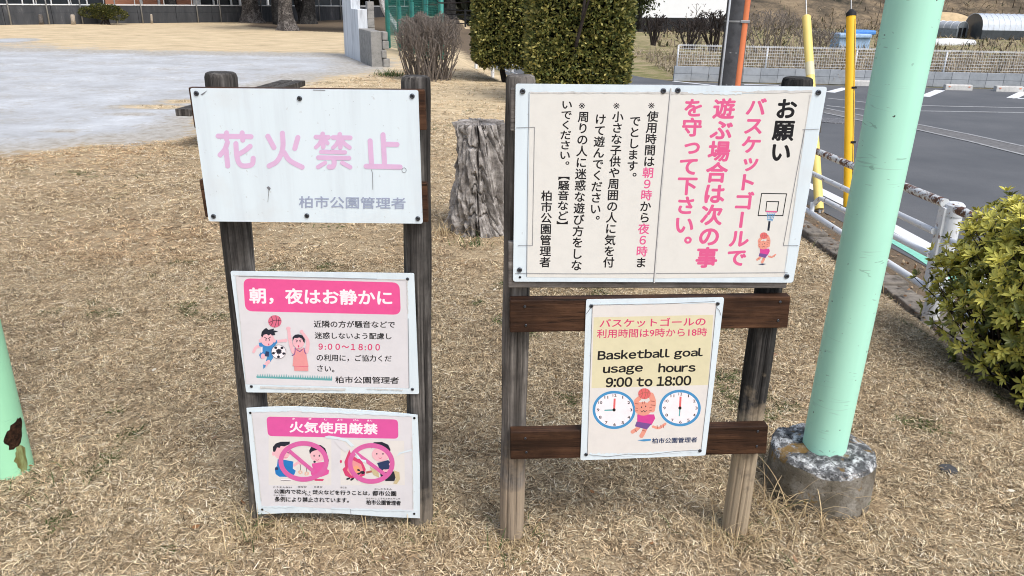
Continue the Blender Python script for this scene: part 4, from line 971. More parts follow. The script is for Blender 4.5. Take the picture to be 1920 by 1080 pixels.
for (x, y), lb in spots:
    g_ = gnd(x, y, -.29)
    if proto is None:
        o = thing('wheel_stop', lb, 'wheel stop', (g_[0], g_[1], ZR), -.03, 'wheel stops in the car park'); ch = stop_mesh().build('block', M_STOP, None, bevel=.006); ch.parent = o
        for s_ in (-.22, .22):
            b = MB(); b.box((s_, -.071, .075), (.04, .012, .018)); c_ = b.build('reflector', M_ORNG); c_.parent = o
        proto = o
    else:
        o = rep(proto); o['label'] = lb; o.location = (g_[0], g_[1], ZR)
wl = np.array([3.67, 18.62, 0]); wr = np.array([30.0, 18.15, 0]); wd_ = (wr-wl)/np.linalg.norm(wr-wl); wn = np.array([wd_[1], -wd_[0], 0])
bw = thing('block_wall', 'low grey concrete block wall under the white mesh fence at the car park', 'wall', tuple(wl))
rr = random.Random(3); grey = [M_BLOCKG, plain('light_block', (.385, .415, .445), .9, .12, 7, .2, 0, .3), plain('dark_block', (.335, .365, .395), .9, .14, 7, .2, 0, .3)]
for row in range(2):
    b = MB(); i = 0
    while i*.40 < 26:
        c = wl+wd_*(.2+i*.40); b.box((c[0], c[1], -.29+.085+row*.167), (.392, .12, .160), [wd_, wn, [0, 0, 1]], rr.randrange(3)); i += 1
    b.build('block_course', grey, bw, bevel=.004)
b = MB(); c = wl+wd_*13; b.box((c[0], c[1], -.13), (25.9, .108, .32), [wd_, wn, [0, 0, 1]]); b.build('mortar', plain('mortar', (.16, .17, .18), .9), bw)
mf = thing('mesh_fence', 'white wire mesh fence standing on the grey block wall', 'fence', tuple(wl+[0, 0, .045]))
posts = [.06+2.05*i for i in range(12)]
for i, s_ in enumerate(posts):
    c = wl+wd_*s_+wn*.0; b = MB(); b.tube([c+[0, 0, .03], c+[0, 0, .51]], .021, 10); b.build('fence_post', M_WMETAL, mf, True)
    if i == len(posts)-1: break
    b = MB(); s1 = posts[i+1]; n_ = int((s1-s_)/.055); f0 = wn*.03
    for k in range(1, n_):
        q = wl+wd_*(s_+k*.055)+f0; b.tube([q+[0, 0, .075], q+[0, 0, .545]], .0030, 3, False)
    for z in (.09, .16, .23, .30, .37, .44, .50, .52): q = wl+wd_*s_+f0; b.tube([q+[0, 0, z]-wn*.004, q+wd_*(s1-s_)+[0, 0, z]-wn*.004], .0036 if z < .48 else .006, 3, False)
    b.build('wire_panel', M_WMETAL, mf)
c = gnd(1558, 226, ZR+.004); b = MB(); V = [(c[0]+math.cos(i*.1963)*.30, c[1]+math.sin(i*.1963)*.30, ZR+.012) for i in range(32)]
b.slab(V, [0, 0, 1], .012)
t = NT('iron_cover', .6, .4); vo = t.node('ShaderNodeTexVoronoi'); vo.inputs['Scale'].default_value = 28; t.l.new(t.world(), vo.inputs['Vector'])
t.color(t.ramp(vo.outputs['Distance'], [(.2, (.30, .30, .31)), (.5, (.12, .12, .125))])); M_IRON = t.m
tag(b.build('manhole_cover', M_IRON, None, origin=(c[0], c[1], ZR)), 'round patterned iron manhole cover in the grey asphalt', 'manhole cover')
# ------------------------------------------------------------------ twigs, leaves, trees
def segs_mesh(name, S_, mat, parent=None, sides=4, smooth=False, origin=None):
    """S_: rows p0(3) p1(3) r0 r1 -> tapered prisms in one mesh"""
    S_ = np.array(S_, float); p0, p1, r0, r1 = S_[:, :3], S_[:, 3:6], S_[:, 6], S_[:, 7]
    d = p1-p0; d /= (np.linalg.norm(d, axis=1, keepdims=True)+1e-9); ref = np.where(np.abs(d[:, 2:3]) < .8, [[0, 0, 1.]], [[1., 0, 0]])
    a = np.cross(d, ref); a /= np.linalg.norm(a, axis=1, keepdims=True); b_ = np.cross(d, a); V = []
    for p, r_ in ((p0, r0), (p1, r1)):
        for k in range(sides):
            t_ = 2*math.pi*k/sides; V.append(p+(a*math.cos(t_)+b_*math.sin(t_))*r_[:, None])
    V = np.stack(V, 1).reshape(-1, 3); n = len(S_); base = (np.arange(n)*2*sides)[:, None, None]
    F_ = np.array([(k, (k+1) % sides, sides+(k+1) % sides, sides+k) for k in range(sides)])[None]+base
    return np_mesh(name, V, F_.reshape(-1, 4), mat, parent, None, smooth, origin)
def grow(r, p, d, L, rad, depth, out_, inside, bend=.35, kids=(2, 4), wander=.22, up=.1):
    """recursive bare branch"""
    n = max(2, int(3+L*2)); st_ = L/n; p = np.array(p, float); d = np.array(d, float)
    for i in range(n):
        d = d+r.normal(size=3)*wander; d[2] += up; d /= np.linalg.norm(d); q = p+d*st_
        if not inside(q): return
        ra, rb = rad*(1-.55*i/n), rad*(1-.55*(i+1)/n); out_.append((*p, *q, ra, rb)); p = q
        if depth > 0 and i >= n*.3:
            for _ in range(r.randint(*kids)):
                if r.rand() < .62:
                    e = d+r.normal(size=3)*bend*1.6; e /= np.linalg.norm(e)
                    grow(r, p, e, L*r.uniform(.35, .6), rb*.72, depth-1, out_, inside, bend, kids, wander, up)
def leaf_cloud(name, pts, dirs, size, cols, mat, parent=None, seed=0, T=LEAF, TF=LEAF_F, jit=.35):
    r = R(seed); n = len(pts); rot = frames(dirs+r.normal(size=(n, 3))*jit, r)
    V, F_ = inst(T, TF, pts, rot, (np.asarray(size)*r.uniform(.7, 1.3, n))[:, None]*np.array([[1, 1, 1]]))
    return np_mesh(name, V, F_, mat, parent, np.repeat(cols, len(T), 0))

# dry twiggy bush
def dry_bush(name, label, base, rx, ry, h, stems, seed, mat, cat='bush', rad=.012, depth=3, foot=.5, belly=.62, group=None, up=.12, spread=1.2, Lk=.95, fine=0):
    r = R(seed); base = np.array(base, float); segs = []
    def inside(q):
        u = (q-base)/[rx, ry, h]; zz = u[2]
        if zz > 1.0+.06*math.sin(q[0]*17): return False
        w_ = 1 if zz > belly else .72+.28*max(zz, 0)/belly
        k = max(0, zz-belly)/(1-belly); return (u[0]/w_)**2+(u[1]/w_)**2 < 1-.55*k**2.5+.08*math.sin(q[0]*23+q[2]*19)
    for i in range(stems):
        a = r.uniform(0, 6.283); f = math.sqrt(r.rand())*foot; p = base+[math.cos(a)*rx*f, math.sin(a)*ry*f, -.02]
        d = np.array([math.cos(a)*f*spread*rx/h+r.normal()*.15, math.sin(a)*f*spread*ry/h+r.normal()*.15, 1.0]); grow(r, p, d/np.linalg.norm(d), h*r.uniform(.75, 1.15)*Lk, rad*r.uniform(.6, 1.2), depth, segs, inside, .42, (1, 4), .12, up)
    for i in range(fine):
        a = r.uniform(0, 6.283); f = math.sqrt(r.rand()); zz = .30+.70*r.rand()**.75; q = base+[math.cos(a)*rx*f, math.sin(a)*ry*f, h*zz]
        if not inside(q): continue
        d = np.array([math.cos(a)*.5*f+r.normal()*.5, math.sin(a)*.5*f+r.normal()*.5, .75+r.normal()*.4]); grow(r, q, d/np.linalg.norm(d), r.uniform(.10, .24), rad*r.uniform(.3, .55), 1, segs, inside, .5, (1, 3), .25, .05)
    o = segs_mesh(name, segs, mat, None, 4, False, tuple(base)); return tag(o, label, cat, group)
dry_bush('leafless_bush', 'dense leafless twiggy bush with a rounded clipped top in front of the green net', (-1.62, 14.8, 0), .63, .55, 1.16, 130, 11, M_TWIG, rad=.013, foot=.66, depth=3, Lk=1.15, fine=1900)
for bx, (px, py), w_, h, sd, lb, m_ in ((0, (1226, 75), .75, 1.35, 3, 'small leafless bush alone on the green field, left of the mesh fence', M_TWIGD), (1, (1292, 80), .95, 1.3, 5, 'leafless field bush spreading low just behind the left end of the mesh fence', M_TWIGD),
                                    (2, (1338, 80), 1.0, 1.75, 7, 'dark tangled field bush just left of the utility pole', M_TWIGD), (3, (1440, 84), 1.4, 1.75, 9, 'broad grey leafless bush just right of the utility pole', M_TWIG), (4, (1530, 84), 1.0, 1.1, 13, 'lower grey leafless bush behind the two yellow guards', M_TWIG)):
    g_ = gnd(px, py, -.3); g_[2] = gz(g_[0], g_[1])
    dry_bush('field_bush', lb, g_, w_, w_, h, 9 if bx < 3 else 16, sd, m_, fine=260 if bx < 3 else 500, rad=.05 if bx < 3 else .03, depth=3, foot=.12 if bx < 3 else .5, belly=.8, spread=5 if bx < 3 else 1.6, Lk=1.25)

g_ = gnd(1303, 70, -.3); g_[2] = gz(g_[0], g_[1]); dry_bush('sapling', 'thin tall bare sapling rising against the white building', g_, .75, .6, 2.3, 2, 19, M_TWIG, 'sapling', fine=60, rad=.035, depth=3, foot=.05, belly=.95, spread=2, Lk=1.3)
# clipped hedge columns
def hedge(name, label, c, hx, hy, z0, z1, n, seed, trunk):
    r = R(seed); c = np.array(c, float)
    t_ = thing(name, label, 'hedge', (c[0], c[1], gz(c[0], c[1])))
    z = r.uniform(z0, z1, n); q = r.uniform(-1, 1, n); sd_ = r.randint(0, 4, n); ux = np.where(sd_ == 0, 1, np.where(sd_ == 1, -1, q)); uy = np.where(sd_ == 2, 1, np.where(sd_ == 3, -1, q))
    nn = (np.abs(ux)**5+np.abs(uy)**5)**.2; ux, uy = ux/nn, uy/nn; th = np.arctan2(uy, ux); sq = np.stack([ux*hx, uy*hy, z], 1)
    tz = (z-z0)/(z1-z0); round_ = 1-.30*np.clip((.12-tz)/.12, 0, 1)**2-.12*np.clip((tz-.9)/.1, 0, 1)**2
    bum = 1+.10*(vnoise(th*3.0, z*4, .5, seed)-.5)+.07*(vnoise(th*9, z*9, .5, seed+1)-.5)
    dep = 1-np.abs(r.normal(size=n))*.10; sq[:, :2] *= (round_*bum*dep)[:, None]; P_ = sq+[c[0], c[1], 0]
    nrm = np.stack([np.sign(ux)*np.abs(ux)**4, np.sign(uy)*np.abs(uy)**4, np.full(n, .35)], 1)
    cols = pal(r, n, [(.035, .055, .02), (.11, .135, .04), (.22, .235, .068), (.44, .40, .12), (.62, .55, .19)], [2.2, 4, 4, 2.4, 1.0])
    leaf_cloud('foliage', P_, nrm, .064, cols, M_LEAFD, t_, seed, jit=.8)
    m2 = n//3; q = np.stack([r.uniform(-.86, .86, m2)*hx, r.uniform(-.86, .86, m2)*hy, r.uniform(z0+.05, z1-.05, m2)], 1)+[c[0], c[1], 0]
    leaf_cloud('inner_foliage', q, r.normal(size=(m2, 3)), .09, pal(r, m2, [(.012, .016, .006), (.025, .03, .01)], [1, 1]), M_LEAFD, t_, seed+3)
    segs = []; 
    for k in range(trunk):
        a = r.uniform(0, 6.28); grow(r, (c[0]+math.cos(a)*.16*hx, c[1]+math.sin(a)*.16, gz(c[0], c[1])-.03), (math.cos(a)*.35, math.sin(a)*.35, 1), z1*.9, .04, 2, segs, lambda q: True, .5, (1, 3), .1)
    segs_mesh('stems', segs, M_TWIGD, t_, 5)
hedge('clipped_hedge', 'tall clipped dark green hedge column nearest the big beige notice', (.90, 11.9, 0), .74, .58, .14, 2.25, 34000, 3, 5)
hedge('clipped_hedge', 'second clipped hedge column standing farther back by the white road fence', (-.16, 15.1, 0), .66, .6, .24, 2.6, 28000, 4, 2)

# bright azalea shrub by the fence
def azalea():
    r = R(21); c = np.array([2.49, 3.10, .315]); rad = np.array([.50, .49, .43]); n = 4900
    t_ = thing('leafy_shrub', 'rounded shrub with whorls of glossy yellow green leaves beside the white fence', 'shrub', (2.3, 3.0, -.2))
    d = r.normal(size=(n, 3)); d /= (np.abs(d)**2.7).sum(1, keepdims=True)**(1/2.7); d = d[(d[:, 2] > -.85)&(r.rand(n) < .40+.60*S((d[:, 2]+.55)/.8))]; n = len(d)
    lay = np.where(r.rand(n) < .55, 1.0, r.uniform(.62, .95, n)); bum = 1+.18*(vnoise(d[:, 0]*3+9, d[:, 1]*3+d[:, 2]*3+9, .8, 2)-.5)+.085*r.normal(size=n)
    P_ = c+d*rad*(lay*bum)[:, None]; ax = d/rad; ax /= np.linalg.norm(ax, axis=1, keepdims=True); ax = ax+[0, 0, .55]+r.normal(size=(n, 3))*.25; ax /= np.linalg.norm(ax, axis=1, keepdims=True)
    k = 8; ref = r.normal(size=(n, 3)); a = np.cross(ax, ref); a /= np.linalg.norm(a, axis=1, keepdims=True); b_ = np.cross(ax, a)
    tone = pal(r, n, [(.08, .10, .022), (.24, .255, .05), (.46, .455, .08), (.70, .64, .14)], [3.0, 3.0, 2.8, 2.0]); young = (lay > .99)&(r.rand(n) < .42+.5*np.clip(d[:, 2], 0, 1)); tone[young] = tone[young]*.3+np.array([.80, .74, .17])*.7
    PP, DD, NN, CC, SS = [], [], [], [], []
    for i in range(k):
        ph = i*2*math.pi*.382+r.rand(n)*.5; el = r.uniform(.15, .75, n)+.35*(i/k); w_ = np.cos(ph)[:, None]*a+np.sin(ph)[:, None]*b_
        dd = w_*np.cos(el)[:, None]+ax*np.sin(el)[:, None]; PP.append(P_+w_*.004); DD.append(dd); NN.append(ax); SS.append(np.where(i < 6, .039, .027)*r.uniform(.75, 1.25, n)); CC.append(tone*r.uniform(.82, 1.18, (n, 1)))
    D = np.concatenate(DD); A = np.concatenate(NN); y = np.cross(A, D); y /= np.linalg.norm(y, axis=1, keepdims=True); z = np.cross(D, y)
    T = LEAF*np.array([1, .80, 1.2]); V, F_ = inst(T, LEAF_F, np.concatenate(PP), np.stack([D, y, z], 2), np.concatenate(SS)[:, None]*np.ones((1, 3)))
    np_mesh('leaves', V, F_, M_LEAF, t_, np.repeat(np.concatenate(CC), len(T), 0), True)
    segs = []; foot = np.array([2.48, 3.10, -.22])
    for i in range(0, n, 5):
        p = P_[i]; m_ = foot+(p-foot)*.45+r.normal(size=3)*.05-[0, 0, .03]; m2 = m_+(p-m_)*.55+r.normal(size=3)*.02
        segs += [(*foot, *m_, .010, .006), (*m_, *m2, .006, .0035), (*m2, *p, .0035, .0018)]
    segs_mesh('stems', segs, M_TWIGD, t_, 4)
azalea()

# trees at the far side of the playing field
def tree(name, label, base, r0, h, lean, mat, seed, crown=None, flare=.9, flutes=5, kinks=.12, limbs=True):
    r = R(seed); base = np.array(base, float); t_ = thing(name, label, 'tree', tuple(base))
    n = 18; pts = []; rads = []; d = np.array([lean, 0, 1.0])
    for i in range(n):
        u = i/(n-1); pts.append(base+np.array([lean*h*u+kinks*math.sin(u*7+seed)*u, .12*kinks*math.cos(u*6+seed), h*u-.1])); rads.append(r0*(1-.35*u)*(1+flare*math.exp(-u*h*3.2)))
    b = MB(); b.tube(pts, rads, 36, True, 0, lambda ph, i: 1+.10*math.sin(flutes*ph+seed+i*.12)*(1 if i < 8 else .6)+.05*math.sin(11*ph-i*.4)); auto_smooth(b.build('trunk', mat, t_), .8)
    top = pts[-1]; segs = []
    if limbs:
        for k in range(7):
            a = k*.9+seed; grow(r, pts[-2], (math.cos(a)*.8, math.sin(a)*.8, .9), 2.4, r0*.4, 2, segs, lambda q: True, .4, (1, 3), .1)
        segs_mesh('limb', segs, mat, t_, 6)
        m_ = 2600; c = top+[0, 0, 1.5]; q = r.normal(size=(m_, 3)); q /= np.linalg.norm(q, axis=1, keepdims=True); q = c+q*np.array([2.3, 2.3, 1.7])*(r.rand(m_, 1)**.4)*(1+.3*(vnoise(q[:, :1]*4+9, q[:, 1:2]*4+q[:, 2:]*3+9, 1, seed)-.5))
        leaf_cloud('crown', q, r.normal(size=(m_, 3)), .26, pal(r, m_, [(.02, .03, .012), (.04, .055, .02), (.07, .08, .03)], [2, 3, 1]), M_LEAFD, t_, seed, FLAT, FLAT_F)
    return t_
def on(x, y): p = gnd(x, y); p[2] = gz(p[0], p[1]); return p
tree('tree', 'grey fluted tree trunk with flared roots, largest and nearest on the far lawn', on(541, 57), .29, 2.6, -.02, M_BARK, 3)
tree('tree', 'black leaning tree trunk tight behind the left of the grey fluted one', on(527, 46), .30, 2.8, -.10, M_BARKD, 4, flare=.3)
tree('tree', 'dark forked tree trunk right of the grey fluted one', on(577, 45), .34, 2.8, .03, M_BARKD, 5, flare=.7)
tree('tree', 'second dark stem leaning left across the forked tree', on(572, 44), .20, 2.8, -.22, M_BARKD, 15, flare=.3, limbs=False)
tree('tree', 'stout grey tree trunk before the concrete wall, left of the grey fluted one', on(471, 42), .40, 2.8, -.03, M_BARK, 6)
tree('tree', 'slim black tree trunk against the dark concrete wall near the brown shutters', on(327, 42), .27, 2.8, -.03, M_BARKD, 8, flare=.8)
tree('tree', 'pale smooth tree stem leaning left beside the teal net', on(752, 62), .13, 2.6, -.55, M_BARKW, 9, flare=.3, kinks=.3)
tree('tree', 'dark tree trunk in the shade behind the stepped white wall', on(668, 44), .26, 3.0, .02, M_BARKD, 10)
tree('tree', 'dark tree trunk between the black railing and the teal net', on(842, 44), .3, 3.0, .02, M_BARKD, 12)
o = thing('dark_post', 'short black post before the concrete wall under the far trees', 'post', on(609, 34)); b = MB(); p = np.array(o.location); b.tube([p, p+[0, 0, .08], p+[0, 0, .1], p+[0, 0, .85], p+[0, 0, .93]], [.32, .32, .2, .17, .05], 16); auto_smooth(b.build('shaft', M_DARKST, o), .5)
# evergreen beside the white building
g_ = on(1198, 45); t_ = thing('tree', 'dark evergreen tree standing at the left end of the white building', 'tree', (g_[0], g_[1], -.3)); r = R(55); b = MB(); p = np.array(t_.location); b.tube([p, p+[.02, 0, 1], p+[0, 0, 2.4]], [.16, .13, .08], 10); b.build('trunk', M_BARKD, t_, True)
q = p+[0, 0, 2.2]+r.normal(size=(2600, 3))*[.5, .5, .62]; leaf_cloud('crown', q, r.normal(size=(2600, 3)), .22, pal(r, 2600, [(.02, .03, .01), (.06, .075, .02)], [1, 1]), M_LEAFD, t_, 5, FLAT, FLAT_F)
b = MB(); b.tube([on(1203, 40)+[0, 0, -.1], on(1190, 20)*[1, 1, 0]+[-.1, -14, 1.3]], .05, 8) if False else None

# dark wood behind the net, one mass of leaves and stems
r = R(77); n = 15000; x = r.uniform(-17, -.6, n); y = r.uniform(49, 57, n); z = 7*r.rand(n)**1.1
cl = pal(r, n, [(.010, .013, .008), (.022, .026, .014), (.05, .05, .03), (.09, .085, .06)], [4, 4, 1.2, .5])
wv = np.stack([x, y, z+gz(x, y)], 1); rot = frames(r.normal(size=(n, 3)), r); V, F_ = inst(FLAT, FLAT_F, wv, rot, (r.uniform(.35, .9, n))[:, None]*np.ones((1, 3)))
o = np_mesh('woods', V, F_, M_LEAFD, None, np.repeat(cl, 4, 0)); tag(o, 'dark evergreen wood behind the teal net', 'woods', kind='stuff')

# ------------------------------------------------------------------ far wall, building, railing, net, practice wall
def vplane(x, y, p0, n_): d = ray(x, y); return CAMP+d*(((p0-CAMP)@n_)/(d@n_))
wa, wb = gnd(0, 47), gnd(480, 41); fd = (wb-wa)/np.linalg.norm(wb-wa); fn_ = np.array([fd[1], -fd[0], 0])
A0, L_tot = wa-fd*7, 30.0
fw_ = thing('concrete_wall', 'long stained dark concrete panel wall with a white coping along the far lawn', 'wall', tuple(A0))
b = MB(); i = 0
while i*1.8 < L_tot:
    c = A0+fd*(i*1.8+.9)-fn_*.06; b.box((c[0], c[1], .20), (1.78, .12, .50), [fd, fn_, [0, 0, 1]]); c = c-fn_*.012; b.box((c[0], c[1], .60), (1.78, .12, .29), [fd, fn_, [0, 0, 1]]); i += 1
b.build('panel', M_PANELW, fw_)
b = MB(); c = A0+fd*L_tot/2-fn_*.07; b.box((c[0], c[1], .775), (L_tot, .16, .045), [fd, fn_, [0, 0, 1]]); b.build('coping', M_PIPE, fw_, bevel=.005)
ff = thing('wall_fence', 'thin grey fence posts and upper rail rising above the dark concrete wall', 'fence', tuple(A0+fn_*.1))
for px in (20, 92, 155, 220, 268, 372, 415, 458, 492, 600, 640):
    p = vplane(px, 40, wa+fn_*.1, fn_); b = MB(); b.tube([(p[0], p[1], -.05), (p[0], p[1], 1.9)], .028, 8); b.build('post', M_WIRE, ff, True)
for k in range(22):
    p = A0+fd*(k*1.35+.4)-fn_*.05; b = MB(); b.tube([(p[0], p[1], .80), (p[0], p[1], 1.9)], .022, 6); b.build('upright', M_PIPE, ff, True)
b = MB(); b.tube([A0+[0, 0, 1.88], A0+fd*L_tot+[0, 0, 1.88]], .025, 6); b.build('top_rail', M_PIPE, ff)
bp = wa-fn_*2.6
bd = thing('low_building', 'long low building with brown orange shutters behind the far concrete wall', 'building', tuple(bp-fd*8))
M_GLASSD = plain('dark_glass', (.022, .028, .036), .25, .3, 3, .5); M_SHUT = plain('brown_orange_shutter', (.42, .20, .13), .6, .08, 4); M_FRAME = plain('white_frame', (.72, .75, .78), .5)
b = MB(); c = bp+fd*7-fn_*2; b.box((c[0], c[1], 1.6), (32, 3.9, 3.6), [fd, fn_, [0, 0, 1]]); b.build('wall', M_GLASSD, bd)
b = MB(); c = bp+fd*7-fn_*1.9; b.box((c[0], c[1], 3.5), (33, 5.0, .2), [fd, fn_, [0, 0, 1]]); b.build('roof', M_FRAME, bd)
def bay(x0, x1, mat, nm, z0=.4, z1=2.2, d_=.03):
    a, e = vplane(x0, 5, bp, fn_), vplane(x1, 5, bp, fn_); c = (a+e)/2; b = MB(); b.box((c[0], c[1], (z0+z1)/2)+fn_*d_, (np.linalg.norm((e-a)[:2]), .06, z1-z0), [fd, fn_, [0, 0, 1]]); b.build(nm, mat, bd)
for x0, x1 in ((197, 261), (267, 294), (300, 314), (331, 360)): bay(x0, x1, M_SHUT, 'shutter')
for x0, x1 in ((262, 266), (295, 299), (361, 375), (40, 42), (61, 63), (94, 96), (127, 129), (161, 163), (398, 401), (431, 434), (447, 461), (500, 503), (552, 572)): bay(x0, x1, M_FRAME, 'frame', d_=.05)
# wooden stakes and the flat clipped shrub
for (px, py), lb in (((78, 46), 'grey leaning wooden stake nearest the left edge, by the far wall'), ((138, 46), 'pale split wooden stake just left of the clipped shrub'), ((285, 44), 'thin pale wooden stake between the clipped shrub and the slim black trunk')):
    p = on(px, py); o = thing('wooden_stake', lb, 'stake', tuple(p), 0, 'stakes before the far wall'); b = MB(); rd = .05 if px == 285 else .085
    b.tube([p, p+[.01, 0, .18], p+[.02, 0, .36], p+[.02, 0, .40]], [rd*1.15, rd, rd, rd*.75], 10); b.build('shaft', plain('pale_stake_wood', (.40, .35, .29), .9, .3, 20) if px != 78 else M_GREYX, o, True)
sp = on(196, 46); sh = thing('clipped_shrub', 'flat topped green shrub on bare stems before the far wall', 'shrub', tuple(sp)); r = R(6); n = 5200
q = r.normal(size=(n, 3)); q /= np.linalg.norm(q, axis=1, keepdims=True); blob = r.randint(0, 5, n); cx = np.array([-.55, -.1, .35, .6, 0])[blob]; cz = np.array([.48, .62, .58, .40, .42])[blob]
P_ = sp+np.stack([cx, 0*cx, cz], 1)+q*np.array([.42, .38, .20])*(1-.3*r.rand(n, 1)**2); leaf_cloud('foliage', P_, q+[0, 0, .5], .07, pal(r, n, [(.025, .035, .012), (.07, .08, .02), (.17, .16, .04)], [2, 3, 1.4]), M_LEAFD, sh, 8, FLAT, FLAT_F)
segs = []
for k in range(9): segs.append((*(sp+[r.uniform(-.4, .4), r.uniform(-.1, .1), -.03]), *(sp+[r.uniform(-.6, .6), 0, .45]), .03, .02))
segs_mesh('stems', segs, M_TWIGD, sh, 5)
# stepped practice wall
A_w, B_w, C_w = np.array([-4.36, 20.3, 0]), np.array([-3.64, 18.55, 0]), np.array([-3.14, 17.25, 0])
pw = thing('practice_wall', 'stepped block wall with a stained white painted side on the grey court', 'wall', tuple(B_w))
wdir = (B_w-A_w)/np.linalg.norm(B_w-A_w); wnm = np.array([-wdir[1], wdir[0], 0]); wnm = wnm if wnm[0] > 0 else -wnm
def wallbox(a, e, z1, th, mat, nm, z0=-.05, bev=.01):
    c = (a+e)/2+wnm*th/2; b = MB(); b.box((c[0], c[1], (z0+z1)/2), (np.linalg.norm(e-a), th, z1-z0), [wdir, wnm, [0, 0, 1]]); return b.build(nm, mat, pw, bevel=bev)
Mid = A_w+wdir*1.12
wallbox(A_w, Mid, 2.3, .22, M_PWHITE, 'tall_section'); wallbox(Mid+wdir*.004, B_w, 1.14, .22, M_PWHITE, 'middle_section')
c2 = B_w+wdir*.004; rr = random.Random(2)
for j in range(3):
    for k in range(2): 
        e0 = c2+wdir*(.0+k*.0); 
b = MB(); c = (c2+C_w)/2+wnm*.13; b.box((c[0], c[1], .34), (np.linalg.norm(C_w-c2), .24, .78), [(C_w-c2)/np.linalg.norm(C_w-c2), wnm, [0, 0, 1]]); b.build('low_section', M_CONC, pw, bevel=.012)
for j in range(4):
    b = MB(); c = C_w+wnm*(.31+rr.uniform(-.03, .02))-wdir*.1; b.box((c[0], c[1], .08+j*.185), (.30, .12+rr.uniform(-.02, .03), .178), [wdir, wnm, [0, 0, 1]]); b.build('broken_block', M_CONC, pw, bevel=.02)
for j in range(7):
    b = MB(); c = B_w+wnm*.30-wdir*.08; b.box((c[0], c[1], .08+j*.19), (.2, .15, .182), [wdir, wnm, [0, 0, 1]]); b.build('end_block', M_CONC, pw, bevel=.008)
# teal net on posts
n0, n1_ = np.array([-3.76, 23.45, 0]), np.array([-1.86, 19.56, 0]); nd = (n1_-n0)/np.linalg.norm(n1_-n0); NL = np.linalg.norm(n1_-n0)
nb = thing('ball_net', 'teal green ball net on steel posts behind the leafless bush', 'net', tuple(n0))
for k in range(5):
    p = n0+nd*NL*k/4; b = MB(); b.tube([p+[0, 0, -.1], p+[0, 0, 3.6]], .055, 10); b.build('post', M_NETG, nb, True)
    b = MB(); q = p+nd*.10; b.tube([q+[0, 0, -.1], q+[0, 0, 1.05+.12*k]], .05, 10); b.build('brace', M_NETG, nb, True)
segs = []
for k in range(int(NL/.055)): p = n0+nd*k*.055; segs.append((*(p+[.0, 0, .05]), *(p+[0, 0, 3.5]), .0045, .0045))
for k in range(64): segs.append((*(n0+[0, 0, .05+k*.055]), *(n1_+[0, 0, .05+k*.055]), .0045, .0045))
segs_mesh('netting', segs, M_NETG, nb, 3)
# black railing before the wood
k0, k1 = np.array([-3.6, 40.5, gz(-3.6, 40.5)]), np.array([.6, 37.5, gz(-3.4, 37.5)]); rl = thing('railing', 'black four bar railing at the top of the bank before the dark wood', 'railing', tuple(k0))
for h in (.12, .32, .52, .72):
    b = MB(); b.tube([k0+[0, 0, h], k1+[0, 0, h]], .028, 8); b.build('rail', plain('dark_rail', (.04, .042, .046), .5), rl, True)
for s_ in np.linspace(0, 1, 5):
    p = k0+(k1-k0)*s_; b = MB(); b.box(p+[0, 0, .38], (.09, .09, .82)); b.build('post', M_DARKST, rl)
# white building
q0 = gnd(1200, 39, -.3); q1 = gnd(1384, 40.5, -.3); e = (q1-q0)/np.linalg.norm(q1-q0); en = np.array([e[1], -e[0], 0]); c = (q0+q1)/2-en*4; Lw = np.linalg.norm(q1-q0)
wb_ = thing('white_building', 'plain white building with a dark footing beyond the green field', 'building', (c[0], c[1], -.4))
b = MB(); b.box((c[0], c[1], 3.2), (Lw, 8, 6.8), [e, en, [0, 0, 1]]); b.build('wall', plain('white_cladding', (.80, .83, .86), .5, .02, 2), wb_)
b = MB(); b.box((c[0], c[1], -1.2), (Lw+.06, 8.06, 2.35), [e, en, [0, 0, 1]]); b.build('footing', M_DARKST, wb_); b = MB(); b.box((c[0], c[1], 6.7), (Lw+.6, 8.6, .25), [e, en, [0, 0, 1]]); b.build('roof', M_BLOCKG, wb_)

# ------------------------------------------------------------------ farm: greenhouses, blue sheet shed, rows, hill, reeds
M_VINYL = plain('greenhouse_film', (.56, .62, .70), .35, .12, 3, .5); M_VINEND = plain('dark_film', (.055, .065, .075), .4, .25, 3); M_BLUET = plain('blue_sheet', (.10, .30, .72), .5, .25, 5); M_BLUEP = plain('pale_blue_sheet', (.34, .50, .72), .5, .3, 4)
def tunnel(name, label, a, f_dir, s_dir, wd, L, wall, h, end_mat, roof_mat, hoops):
    """arched film house: a = near corner of its front end, f_dir across the front, s_dir along its length"""
    t_ = thing(name, label, 'greenhouse', tuple(a)); a = np.array(a); up_ = np.array([0, 0, 1.])
    prof = [(0, 0), (0, wall)]+[(wd*(.5-.5*math.cos(math.pi*i/12)), wall+(h-wall)*math.sin(math.pi*i/12)**.85) for i in range(1, 12)]+[(wd, wall), (wd, 0)]
    def P_(u, v, s_): return a+f_dir*u+up_*v+s_dir*s_
    n = len(prof); b = MB(); b.add([P_(u, v, s_) for s_ in (0, L) for u, v in prof[1:-1]], [(i, i+1, n-2+i+1, n-2+i) for i in range(n-3)]); b.build('roof', roof_mat, t_, True)
    for s_, nm in ((0.0, 'front_end'), (L, 'back_end')):
        b = MB(); b.slab([P_(u, v, s_) for u, v in prof], s_dir*(-1 if s_ == 0 else 1), .03); b.build(nm, end_mat, t_)
    for u in (0, wd):
        b = MB(); b.slab([P_(u, 0, .0), P_(u, 0, L), P_(u, wall, L), P_(u, wall, 0)], f_dir*(-1 if u == 0 else 1), .02); b.build('side_wall', end_mat, t_)
    for k in range(hoops):
        s_ = L*k/(hoops-1); b = MB(); b.tube([P_(u, v+.015, s_) for u, v in prof[1:-1]], .025, 5); b.build('hoop', M_PIPE, t_)
    return t_, P_
G = lambda x, y: gnd(x, y, -1.2)
